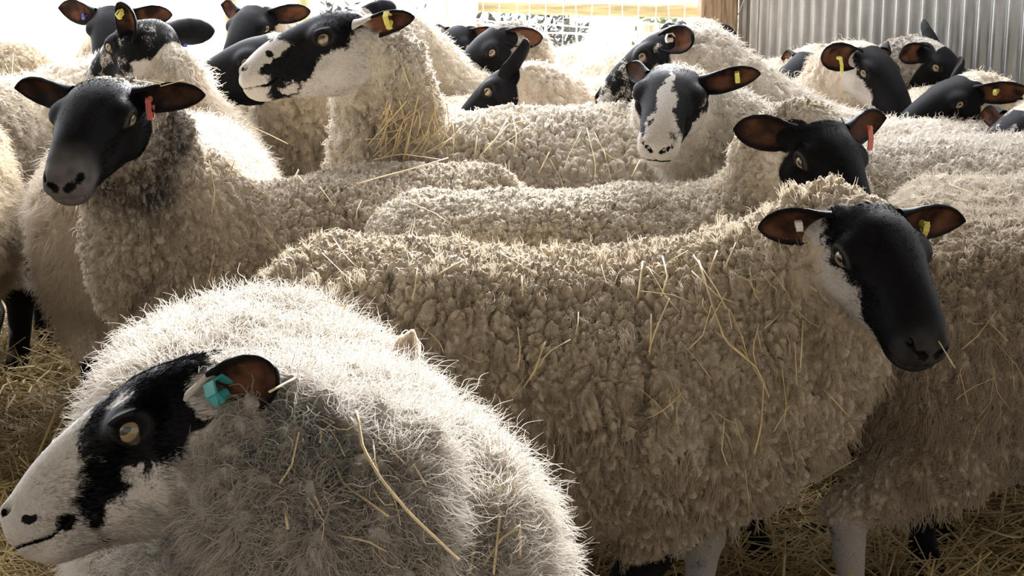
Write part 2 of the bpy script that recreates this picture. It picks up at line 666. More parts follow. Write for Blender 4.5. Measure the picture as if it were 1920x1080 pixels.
def make_eye():
    m, ns, ls = newmat('sheep_eye')
    out = N(ns, 'ShaderNodeOutputMaterial')
    tc = N(ns, 'ShaderNodeTexCoord')
    sp = N(ns, 'ShaderNodeSeparateXYZ')
    ls.new(tc.outputs['Object'], sp.inputs[0])
    R = .0165
    y = math_(ns, ls, 'DIVIDE', sp.outputs['Y'], R)
    z = math_(ns, ls, 'DIVIDE', sp.outputs['Z'], R)
    def el(a, b):
        p = math_(ns, ls, 'POWER', math_(ns, ls, 'ABSOLUTE', math_(ns, ls, 'DIVIDE', y, a)), 2.0)
        q = math_(ns, ls, 'POWER', math_(ns, ls, 'ABSOLUTE', math_(ns, ls, 'DIVIDE', z, b)), 2.0)
        return math_(ns, ls, 'ADD', p, q)
    iris = rng_(ns, ls, el(.74, .66), .85, 1.05)
    pup = rng_(ns, ls, el(.46, .21), .8, 1.1)
    c = mix_(ns, ls, iris, (.26, .19, .10, 1), (.06, .045, .04, 1))
    c = mix_(ns, ls, pup, (.006, .006, .01, 1), c)
    pb = N(ns, 'ShaderNodeBsdfPrincipled')
    ls.new(c, pb.inputs['Base Color'])
    pb.inputs['Roughness'].default_value = .08
    pb.inputs['Coat Weight'].default_value = .6
    ls.new(pb.outputs[0], out.inputs['Surface'])
    return m


def plain(name, rgb, rough=.6, var=.25, scale=30, metal=0.0, bump=0.0, rgb2=None, stretch=None):
    m, ns, ls = newmat(name)
    out = N(ns, 'ShaderNodeOutputMaterial')
    tc = N(ns, 'ShaderNodeTexCoord')
    v = tc.outputs['Object']
    if stretch:
        mpn = N(ns, 'ShaderNodeMapping')
        ls.new(v, mpn.inputs['Vector'])
        mpn.inputs['Scale'].default_value = stretch
        v = mpn.outputs[0]
    n = N(ns, 'ShaderNodeTexNoise')
    ls.new(v, n.inputs['Vector'])
    n.inputs['Scale'].default_value = scale
    n.inputs['Detail'].default_value = 5
    a = tuple(c * (1 - var) for c in rgb) + (1,)
    b = (tuple(min(1, c * (1 + var)) for c in rgb) if rgb2 is None else tuple(rgb2)) + (1,)
    c = mix_(ns, ls, rng_(ns, ls, n.outputs['Fac'], .3, .7), a, b)
    pb = N(ns, 'ShaderNodeBsdfPrincipled')
    ls.new(c, pb.inputs['Base Color'])
    pb.inputs['Roughness'].default_value = rough
    pb.inputs['Metallic'].default_value = metal
    if bump:
        bp = N(ns, 'ShaderNodeBump')
        bp.inputs['Distance'].default_value = bump
        ls.new(n.outputs['Fac'], bp.inputs['Height'])
        ls.new(bp.outputs[0], pb.inputs['Normal'])
    ls.new(pb.outputs[0], out.inputs['Surface'])
    return m


M_COAT = make_coat()
M_WOOL = make_wool()
M_EYE = make_eye()
M_TAG = dict(red=plain('red_tag_plastic', (.62, .17, .13), .45, .1), yellow=plain('yellow_tag_plastic', (.70, .62, .14), .45, .15),
             teal=plain('teal_tag_plastic', (.06, .36, .36), .35, .1), white=plain('white_tag_plastic', (.8, .77, .72), .4, .05),
             blue=plain('dark_blue_tag_plastic', (.05, .06, .25), .4, .1))


# ------------------------------------------------------------------ object helpers
def link(name, me, mat=None, parent=None):
    o = bpy.data.objects.new(name, me)
    COL.objects.link(o)
    if mat is not None:
        me.materials.append(mat)
    if parent is not None:
        o.parent = parent
    return o


def mesh_np(name, v, faces, smooth=True):
    me = bpy.data.meshes.new(name)
    v = np.asarray(v, np.float32)
    if isinstance(faces, np.ndarray):
        k = faces.shape[1]
        me.vertices.add(len(v))
        me.vertices.foreach_set('co', v.ravel())
        me.loops.add(faces.size)
        me.loops.foreach_set('vertex_index', faces.astype(np.int32).ravel())
        me.polygons.add(len(faces))
        me.polygons.foreach_set('loop_start', np.arange(0, faces.size, k, dtype=np.int32))
        me.update(calc_edges=True)
    else:
        me.from_pydata(v.tolist(), [], faces)
        me.update()
    if smooth:
        me.polygons.foreach_set('use_smooth', np.ones(len(me.polygons), bool))
    return me


def attr(me, name, data, typ='FLOAT', dom='POINT'):
    a = me.attributes.new(name, typ, dom)
    d = np.asarray(data, np.float32)
    a.data.foreach_set('color' if typ == 'FLOAT_COLOR' else ('vector' if typ == 'FLOAT_VECTOR' else 'value'), d.ravel())


def thing(name, label, cat, loc=(0, 0, 0), rz=0.0, group=None):
    o = bpy.data.objects.new(name, None)
    COL.objects.link(o)
    o.empty_display_size = .1
    o.location = loc
    o.rotation_euler = (0, 0, rz)
    o['label'] = label
    o['category'] = cat
    if group:
        o['group'] = group
    return o


def tag(o, label, cat, group=None, kind=None):
    if label:
        o['label'] = label
    if cat:
        o['category'] = cat
    if group:
        o['group'] = group
    if kind:
        o['kind'] = kind
    return o


def frames(pts):
    pts = np.asarray(pts, float)
    t = np.gradient(pts, axis=0)
    t /= np.maximum(np.linalg.norm(t, axis=1), 1e-9)[:, None]
    n = np.cross(t[0], [0.31, .2, .93])
    out = []
    for i in range(len(pts)):
        n = n - t[i] * (n @ t[i])
        n = unit(n)
        out.append((n, np.cross(t[i], n)))
    return out


def tube(pts, rad, sides=5, flat=1.0):
    """verts, faces of a tube through pts; rad scalar or list"""
    pts = np.asarray(pts, float)
    rad = np.broadcast_to(rad, (len(pts),))
    V = []
    F = []
    fr = frames(pts)
    for i, p in enumerate(pts):
        a, b = fr[i]
        for j in range(sides):
            th = 2 * math.pi * j / sides
            V.append(p + rad[i] * (math.cos(th) * a + flat * math.sin(th) * b))
    for i in range(len(pts) - 1):
        for j in range(sides):
            k = (j + 1) % sides
            F.append((i * sides + j, i * sides + k, (i + 1) * sides + k, (i + 1) * sides + j))
    F.append(tuple(range(sides))[::-1])
    F.append(tuple(range((len(pts) - 1) * sides, len(pts) * sides)))
    return V, F


class MB:
    def __init__(s):
        s.v = []
        s.f = []

    def add(s, v, f):
        n = len(s.v)
        s.v.extend([tuple(p) for p in v])
        s.f.extend([tuple(i + n for i in q) for q in f])
        return s

    def box(s, c, size, R=None):
        c = np.asarray(c, float)
        h = np.asarray(size, float) / 2
        v = []
        for x in (-1, 1):
            for y in (-1, 1):
                for z in (-1, 1):
                    p = h * (x, y, z)
                    v.append(c + (R @ p if R is not None else p))
        return s.add(v, [(0, 1, 3, 2), (4, 6, 7, 5), (0, 4, 5, 1), (2, 3, 7, 6), (0, 2, 6, 4), (1, 5, 7, 3)])

    def build(s, name, mat, parent=None, smooth=True):
        return link(name, mesh_np(name, np.array(s.v), s.f, smooth), mat, parent)


# ------------------------------------------------------------------ ears and tags
def ear_mesh(rig, side, e):
    """cupped leaf ear; e = dict(dir, face, L, W) in head space (y already signed for this side)"""
    L, W = e.get('L', .125), e.get('W', .036)
    base = np.array(e.get('base', (-.030, .058 * side, .025)))
    d = unit(e['dir'])
    f = unit(np.array(e['face']) - d * np.dot(e['face'], d))
    sd = np.cross(d, f)
    nu, nv = 22, 13
    us = np.linspace(0, 1, nu)
    wid = np.interp(us, [0, .12, .3, .5, .7, .85, .94, 1], [.55, .62, .88, 1, .90, .64, .36, .04]) * W
    th = np.interp(us, [0, .25, .5, 1], [2.2, 1.35, .85, .5])
    bend = e.get('bend', .12)
    V = []
    inner = []
    for layer in (0, 1):
        for i, u in enumerate(us):
            c = base + d * L * u - f * bend * L * u * u
            for j in range(nv):
                a = -1 + 2 * j / (nv - 1)
                ph = a * th[i]
                r = wid[i] / math.sin(min(th[i], math.pi / 2))
                p = c + sd * r * math.sin(ph) + f * (r * (1 - math.cos(ph)) - r * .35)
                if layer:
                    tk = .0035 * (1 - .75 * abs(a) ** 3) * (1 - .7 * u ** 6) + .0012
                    nn = -f * math.cos(ph) + sd * math.sin(ph)
                    p = p + nn * tk * 2
                V.append(p)
                inner.append(0.0 if layer else sstep(.92, .50, abs(a)) * sstep(.06, .3, u) * sstep(1.0, .86, u))
    F = []
    o = nu * nv
    for i in range(nu - 1):
        for j in range(nv - 1):
            a, b, c, g = i * nv + j, i * nv + j + 1, (i + 1) * nv + j + 1, (i + 1) * nv + j
            F.append((a, b, c, g))
            F.append((o + g, o + c, o + b, o + a))
        for j, fl in ((0, 0), (nv - 1, 1)):
            a, b = i * nv + j, (i + 1) * nv + j
            q = (a, b, o + b, o + a)
            F.append(q if not fl else q[::-1])
    for j in range(nv - 1):
        a, b = (nu - 1) * nv + j, (nu - 1) * nv + j + 1
        F.append((a, b, o + b, o + a))
    V = np.array(V)
    return V, np.array(F, int), np.array(inner, float), (base, d, f, sd, L, W, bend)


def make_tag(rig, root, g, t):
    """strap style ear tag folded over the edge of the ear"""
    base, d, f, sd, L, W, bend = g
    u = t.get('u', .5)
    edge = t.get('edge', 1)
    c = base + d * L * u - f * bend * L * u * u
    wdt, ln = t.get('w', .010), t.get('len', .042)
    hang = unit(rig.yawvec(t['hang'], 1)) if 'hang' in t else sd * edge
    st = c + f * .010 + hang * t.get('in', -.004)
    path = [st, st + hang * ln * .5 + f * .004, st + hang * ln, st + hang * ln * 1.04 - f * .012, st + hang * ln * .55 - f * .020]
    if t.get('flat'):
        path = path[:3]
    mb = MB()
    wv = unit(np.cross(hang, f)) * wdt / 2
    fr = []
    for i, p in enumerate(path):
        tn = unit(np.array(path[min(i + 1, len(path) - 1)]) - np.array(path[max(i - 1, 0)]))
        nn = unit(np.cross(tn, wv)) * .0013
        fr.append((p - wv - nn, p + wv - nn, p + wv + nn, p - wv + nn))
    v = [q for r in fr for q in r]
    F = []
    for i in range(len(path) - 1):
        for j in range(4):
            k = (j + 1) % 4
            F.append((i * 4 + j, i * 4 + k, i * 4 + 4 + k, i * 4 + 4 + j))
    F += [(3, 2, 1, 0), tuple(range(len(v) - 4, len(v)))]
    mb.add(v, F)
    # the stud that pins it
    p = st + hang * .006
    a, b = tube([p + f * .0045, p - f * .012], .0055, 10)
    mb.add(a, b)
    mb.v = [tuple(rig.hp + rig.HR @ (np.array(q) * rig.hs)) for q in mb.v]
    o = mb.build('ear_tag', M_TAG[t['c']], root, False)
    o['label'] = t['label']
    return o


EAR = dict(dir=(-.10, 1.0, -.04), face=(1.0, .2, -.1), L=.125, W=.031)


# ------------------------------------------------------------------ the sheep
BODIES = []          # (root matrix, verts world, quads) for things that rest on fleece
RIGS = {}
STRANDS = 1.0


def lock_space(P, rig, sp):
    """fleece locks: lattice space, stretched down the flank where the wool hangs"""
    f = 1.0 / sp.get('lock', .032)
    hang = sp.get('hang', .45)
    warp = np.stack([vnoise(P, 14, 21), vnoise(P, 14, 22), vnoise(P, 14, 23)], 1) * .014
    warp = warp + np.stack([vnoise(P, 45, 24), vnoise(P, 45, 25), vnoise(P, 45, 26)], 1) * .005
    q = (P + warp) * f
    q[:, 2] *= hang
    return q


def make_sheep(sp):
    rig = Rig(sp)
    RIGS[sp['id']] = rig
    k = rig.sc
    v, q = polygonise(rig, sp['vox'])
    n = vnormals(v, q)
    v = v.astype(np.float32)
    df, dl, dh, h = rig.fields(v)
    wb = sp.get('woolback', -.038)
    skin = sstep(-.010, .012, np.minimum(df, dl) - dh) * sstep(wb - .012, wb + .014, h[:, 0] + .25 * np.clip(-h[:, 2] - .03, -.02, .1) * sp.get('jawwool', -.4))
    kz = sp.get('legwool', .27) * k
    leg = sstep(kz + .03, kz - .03, v[:, 2] + .03 * vnoise(v, 14, 9)) * sstep(.03, .0, dl - np.minimum(df, dh))
    skin = np.maximum(skin, leg)
    am = np.stack([h[:, 0], np.abs(h[:, 1]), h[:, 2]], 1)
    skin = np.maximum(skin, sstep(.040, .028, np.linalg.norm((am - np.array([-.028, .056, .026])) * (1, 1, .9), axis=1)))
    er = np.sqrt(((am[:, 0] - .0355) / .0215) ** 2 + ((am[:, 2] - .0235) / .0150) ** 2)
    rim = sp.get('rimk', .08) * sstep(.20, .05, np.abs(er - .93)) * (am[:, 1] > .03)
    patch = PAT[sp.get('pat', 'black')](h + np.stack([fbm(h, 38, 101 + i) * .011 + vnoise(h, 130, 111 + i) * .004 for i in range(3)], 1))
    lp = fbm(v, 12, 40) * 1.6 + sp.get('legtone', -.4)
    for i, t in enumerate(sp.get('legtones', ())):
        ctr = rig.legs[i][3][0]
        m = (np.abs(v[:, 0] - ctr[0]) < .09) & (np.abs(v[:, 1] - ctr[1]) < .07) & (leg > 0)
        lp = np.where(m, t + .6 * fbm(v, 16, 41), lp)
    patch = np.where(leg > .01, np.clip(lp, -1, 1), patch)
    hoof = leg * (v[:, 2] < .04 * k)
    patch = np.where(hoof > .5, -1, patch)
    # nostrils and the line of the mouth
    nz = d_cone(am.astype(np.float32), (.213, .010, -.008), (.194, .033, .008), .0045, .004)
    patch = np.where((leg < .01), patch - 2.0 * sstep(.0015, -.002, nz), patch)
    zm = -.0315 - .006 * np.clip((.20 - h[:, 0]) / .05, 0, 1) + .012 * np.clip((.165 - h[:, 0]) / .03, 0, 1)
    patch = np.where((leg < .01), patch - .9 * sstep(.0035, .0005, np.abs(h[:, 2] - zm)) * sstep(.145, .155, h[:, 0]), patch)
    patch = np.clip(patch, -1, 1)
    rim = np.maximum(rim, .55 * leg * (patch > -.2))
    if 'muzz' in sp:
        rim = np.maximum(rim, sp['muzz'] * sstep(.165, .21, h[:, 0]) * (.7 + .5 * vnoise(v, 60, 80)) * (nz > .002))
    if sp.get('pat') == 'grey':
        rim = np.maximum(rim, np.clip(sstep(.13, .195, h[:, 0]) * (.75 + .35 * vnoise(v, 60, 80)), 0, .8) * (patch > -1.5) * (nz > .003))
    # wool colour
    wc = np.array(sp.get('wool', (.52, .44, .335)))
    t1 = fbm(v, 6, 50)[:, None]
    t2 = fbm(v, 26, 51)[:, None]
    col = wc * (1 + .16 * t1 + .16 * t2)
    st = np.clip(vnoise(v, 4.3, 60) * 1.5 - .35, 0, 1)[:, None] * sp.get('stain', .5)
    col = col * (1 - st) + np.array([.34, .235, .125]) * st
    pale = np.clip(vnoise(v, 7, 61) * 1.6 - .4, 0, 1)[:, None] * .4
    col = col * (1 - pale) + np.array([.66, .59, .49]) * pale
    if 'greyneck' in sp:      # dark grey wool about the head
        g0, g1, gc = sp['greyneck']
        dd = np.linalg.norm(v - rig.hp, axis=1)[:, None]
        g = sstep(g1, g0, dd + .05 * fbm(v, 18, 70)[:, None]) * np.clip(.75 + .5 * fbm(v, 22, 71)[:, None], 0, 1)
        col = col * (1 - g) + np.array(gc) * g
    if 'tint' in sp:
        col = sp['tint'](rig, v, col)
    # fleece relief
    fl = (1 - skin)
    amp = sp.get('amp', .011)
    hv = sstep(.012, .05, dh)      # no deep locks right at the face
    L = lock_space(v, rig, sp)
    f1, f2, sd = voronoi(L, 5)
    cre = sstep(.0, .30, f2 - f1)
    L2 = L * 2.3
    e1, e2, _ = voronoi(L2, 8)
    if sp.get('matted'):
        g1, g2, _ = voronoi(L * .55 + 7.3, 13)
        mk = np.clip(.62 + .75 * fbm(v, 5.5, 90), .12, 1.15)
        d = amp * mk * (sstep(.0, .20, f2 - f1) - .8) + amp * .75 * mk * (sstep(.0, .10, g2 - g1) - 1) + amp * .50 * (sstep(0, .38, e2 - e1) - .5)
        d = d + amp * .35 * fbm(v, 60, 91) + amp * .5 * fbm(v, 9, 92)
    else:
        d = amp * (cre * (1.05 - .55 * f1) - .55) + amp * .42 * (sstep(0, .4, e2 - e1) - .5)
    v = (v + n * (d * fl * (.25 + .75 * hv))[:, None]).astype(np.float32)
    n = vnormals(v.astype(float), q)
    inner = np.zeros(len(v))
    # ears joined to the same mesh
    V, Q, SK, PA, IN, CO = [v], [q], [skin], [patch], [inner], [col]
    RM = [rim]
    geo = {}
    for side, key in ((1, 'earL'), (-1, 'earR')):
        e = dict(EAR)
        e.update(sp.get(key, {}))
        for a in ('dir', 'face'):
            e[a] = rig.yawvec(e[a], side)
        ev, ef, ei, g = ear_mesh(rig, side, e)
        geo[key] = g
        off = sum(len(a) for a in V)
        V.append((rig.hp + (ev * rig.hs) @ rig.HR.T).astype(np.float32))
        Q.append(ef + off)
        SK.append(np.ones(len(ev)))
        ep = np.full(len(ev), sp.get('earpatch', -1.0))
        if 'earbase' in sp:
            uu = np.linalg.norm(ev - g[0], axis=1) / g[4]
            ep = np.where(uu < .42, sp['earbase'], ep)
        PA.append(ep)
        IN.append(ei * e.get('inner', 1.0))
        CO.append(np.zeros((len(ev), 3)))
        RM.append(np.zeros(len(ev)))
    Vc = np.concatenate(V)
    Qc = np.concatenate(Q)
    root = thing('sheep', sp['label'], 'sheep', tuple(rig.loc), rig.yaw, 'sheep of the flock standing in the straw barn')
    me = mesh_np('body', Vc, Qc)
    attr(me, 'skin', np.concatenate(SK))
    attr(me, 'patch', np.concatenate(PA))
    attr(me, 'inner', np.concatenate(IN))
    attr(me, 'rim', np.concatenate(RM))
    cc = np.concatenate(CO)
    attr(me, 'col', np.concatenate([np.clip(cc, 0, 1), np.ones((len(cc), 1))], 1), 'FLOAT_COLOR')
    link('body', me, M_COAT, root)
    BODIES.append((rig.loc + Vc @ rig.R.T, Qc, sp['id']))
    # eyes
    for side in (1, -1):
        if sp.get('noeyes'):
            break
        mb = MB()
        R = .0165
        vs = [(R, 0, 0)]
        fs = []
        nr, ns_ = 12, 20
        for i in range(1, nr):
            a = math.pi * i / nr
            for j in range(ns_):
                b = 2 * math.pi * j / ns_
                vs.append((R * math.cos(a), R * math.sin(a) * math.cos(b), R * math.sin(a) * math.sin(b)))
        vs.append((-R, 0, 0))
        for j in range(ns_):
            fs.append((0, 1 + j, 1 + (j + 1) % ns_))
            fs.append((len(vs) - 1, 1 + (nr - 2) * ns_ + (j + 1) % ns_, 1 + (nr - 2) * ns_ + j))
            for i in range(nr - 2):
                a = 1 + i * ns_
                fs.append((a + j, a + ns_ + j, a + ns_ + (j + 1) % ns_, a + (j + 1) % ns_))
        mb.add(vs, fs)
        o = mb.build('eye', M_EYE, root)
        c = rig.hp + rig.HR @ (np.array([.0355, .0582 * HW * side, .0225]) * rig.hs)
        ox = rig.HR @ unit([.28, 1.0 * side, .06])
        oz = rig.HR @ np.array([.0, 0, 1.0])
        oy = unit(np.cross(oz, ox))
        oz = np.cross(ox, oy)
        M = Matrix.Identity(4)
        for a in range(3):
            M[a][0], M[a][1], M[a][2], M[a][3] = ox[a] * rig.hs, oy[a] * rig.hs, oz[a] * rig.hs, c[a]
        o.matrix_local = M
    for t in sp.get('tags', ()):
        make_tag(rig, root, geo[t['ear']], t)
    fleece(rig, sp, root, v, q, n, fl, col, dh)
    if sp.get('fur'):
        face_fur(rig, sp, root, v, q, n, skin * (1 - leg), patch, rim, h)
    return root


def face_fur(rig, sp, root, v, q, n, wt, patch, rim, h):
    """the short hair of the face, lying back from the nose"""
    cnt = int(sp['fur'] * STRANDS)
    w = wt[q].mean(1) ** 3
    area = np.linalg.norm(np.cross(v[q[:, 2]] - v[q[:, 0]], v[q[:, 3]] - v[q[:, 1]]), axis=1)
    hm = h[q].mean(1)
    hy = np.abs(hm[:, 1])
    eye = np.sqrt((hm[:, 0] - .0355) ** 2 + (hm[:, 2] - .0235) ** 2)
    w = w * ((eye > .021) | (hy < .03))
    nz = d_cone(np.stack([hm[:, 0], hy, hm[:, 2]], 1).astype(np.float32), (.213, .010, -.008), (.194, .033, .008), .0045, .004)
    w = w * (nz > .004)
    p = w * area
    p /= p.sum()
    fi = RNG.choice(len(q), cnt, p=p)
    a, b = RNG.random((2, cnt, 1))
    Q = q[fi]
    def bl(X):
        return (X[Q[:, 0]] * (1 - a) + X[Q[:, 1]] * a) * (1 - b) + (X[Q[:, 3]] * (1 - a) + X[Q[:, 2]] * a) * b
    P, Nn = bl(v.astype(float)), bl(n)
    pa, rm, hh = bl(patch[:, None])[:, 0], bl(rim[:, None])[:, 0], bl(h.astype(float))
    comb = rig.HR @ np.array([-1.0, 0, -.35])
    d = comb[None] + Nn * .42 + RNG.normal(0, .22, (cnt, 3)) + np.stack([vnoise(P, 30, 95 + i) for i in range(3)], 1) * .35
    d /= np.linalg.norm(d, axis=1)[:, None]
    ln = sp.get('furlen', .006) * rig.hs * (.5 + RNG.random(cnt)) * (.35 + .65 * sstep(.20, .10, hh[:, 0]))
    K = 3
    pts = np.stack([P - Nn * .0008 + d * (ln * t)[:, None] - Nn * (ln * .22 * t * t)[:, None] for t in (0, .5, 1)], 1)
    cu = bpy.data.hair_curves.new('face_fur')
    cu.add_curves([K] * cnt)
    cu.position_data.foreach_set('vector', pts.astype(np.float32).ravel())
    rad = (sp.get('furrad', .00028) * np.array([1, .8, .3])[None] * (.7 + .6 * RNG.random((cnt, 1)))).astype(np.float32)
    attr(cu, 'radius', rad)
    e = pa + .32 * vnoise(P, 70, 96) + .25 * vnoise(P, 200, 97) + RNG.normal(0, .12, cnt)
    wf = sstep(-.16, .18, e)[:, None]
    wh = np.array([.60, .57, .53]) * (.55 + .6 * RNG.random((cnt, 1)))
    bk = np.array([.0055, .0053, .006]) * (.6 + 1.0 * RNG.random((cnt, 1)))
    C = bk * (1 - wf) + wh * wf
    rm = np.clip(rm, 0, 1)[:, None]
    C = C * (1 - rm) + np.array([.24, .22, .205]) * rm
    attr(cu, 'col', np.concatenate([np.clip(C, 0, 1), np.ones((cnt, 1))], 1), 'FLOAT_COLOR', 'CURVE')
    link('face_fur', cu, M_WOOL, root)


def fleece(rig, sp, root, v, q, n, fl, col, dh):
    cnt = int(sp.get('strands', 20000) * STRANDS)
    if cnt < 10:
        return
    c0 = v[q].mean(1)
    cn = n[q].mean(1)
    cw = rig.loc + c0 @ rig.R.T
    nw = cn @ rig.R.T
    uv, zd = project(cw)
    vis = (uv[:, 0] > -260) & (uv[:, 0] < 2180) & (uv[:, 1] < 1250) & (uv[:, 1] > -260)
    tocam = CAM - cw
    tocam /= np.linalg.norm(tocam, axis=1)[:, None]
    fac = (nw * tocam).sum(1)
    wgt = np.where(fac > -.3, 1.0, .06) * np.where(vis, 1.0, .04) * fl[q].mean(1) ** 2
    wgt *= 1 - .6 * sstep(.45, .25, cw[:, 2])
    area = np.linalg.norm(np.cross(v[q[:, 2]] - v[q[:, 0]], v[q[:, 3]] - v[q[:, 1]]), axis=1)
    p = wgt * area
    p /= p.sum()
    fi = RNG.choice(len(q), cnt, p=p)
    a, b = RNG.random((2, cnt, 1))
    Q = q[fi]
    def bl(X):
        return (X[Q[:, 0]] * (1 - a) + X[Q[:, 1]] * a) * (1 - b) + (X[Q[:, 3]] * (1 - a) + X[Q[:, 2]] * a) * b
    P, Nn, C = bl(v.astype(float)), bl(n), bl(col)
    D = bl(dh[:, None])[:, 0]
    Nn /= np.linalg.norm(Nn, axis=1)[:, None]
    L = lock_space(P.astype(np.float32), rig, sp)
    f1, f2, sd = voronoi(L, 5)
    f = 1.0 / sp.get('lock', .032)
    dv = (sd - L)
    dv[:, 2] /= sp.get('hang', .45)
    dv = dv / f
    dv = dv - Nn * (dv * Nn).sum(1)[:, None]
    ln = sp.get('len', .022) * (.55 + .9 * RNG.random(cnt)) * (.35 + .65 * sstep(.0, .06, D))
    wild = RNG.random(cnt) < sp.get('wild', .10)
    ln = np.where(wild, ln * 1.5, ln)
    K = sp.get('K', 5)
    comb = np.array([-.15, 0, -.75]) * sp.get('comb', 1.0)
    d0 = Nn * sp.get('lift', .8) + comb + RNG.normal(0, .28, (cnt, 3)) * np.where(wild, 2.0, 1.0)[:, None]
    # keep strands above the surface
    s_ = (d0 * Nn).sum(1)
    d0 += Nn * np.maximum(.25 - s_, 0)[:, None]
    d0 /= np.linalg.norm(d0, axis=1)[:, None]
    e1 = np.cross(d0, [0.3, .5, .81])
    e1 /= np.linalg.norm(e1, axis=1)[:, None]
    e2 = np.cross(d0, e1)
    cl = np.where(wild, .05, sp.get('clump', .55))[:, None]
    phs = _hash(*[np.floor(sd[:, i] * 64).astype(np.int32) for i in range(3)], 3) * 6.28 + RNG.normal(0, .5, cnt)
    amp = sp.get('curl', .0035) * np.where(wild, 1.5, 1.0)
    fr = sp.get('freq', 1.3)
    pts = np.zeros((cnt, K, 3))
    for i in range(K):
        t = i / (K - 1)
        x = P - Nn * .002 + d0 * (ln * t)[:, None] + dv * cl * t ** 1.4
        x = x + (e1 * np.cos(phs + 6.28 * fr * t)[:, None] + e2 * np.sin(phs + 6.28 * fr * t)[:, None]) * (amp * t)[:, None]
        x[:, 2] -= sp.get('droop', .004) * t * t
        pts[:, i] = x
    cu = bpy.data.hair_curves.new('fleece')
    cu.add_curves([K] * cnt)
    cu.position_data.foreach_set('vector', pts.astype(np.float32).ravel())
    rad = (sp.get('rad', .0007) * np.interp(np.linspace(0, 1, K), [0, .6, 1], [1, .85, .3])[None] * (.7 + .6 * RNG.random((cnt, 1)))).astype(np.float32)
    attr(cu, 'radius', rad)
    C = C * (.86 + .3 * RNG.random((cnt, 1)))
    pl = .32 * sstep(.10, .36, C.mean(1))[:, None]
    C = C * (1 - pl) + np.array([.67, .615, .54]) * pl
    attr(cu, 'col', np.concatenate([np.clip(C, 0, 1), np.ones((cnt, 1))], 1), 'FLOAT_COLOR', 'CURVE')
    link('fleece', cu, M_WOOL, root)


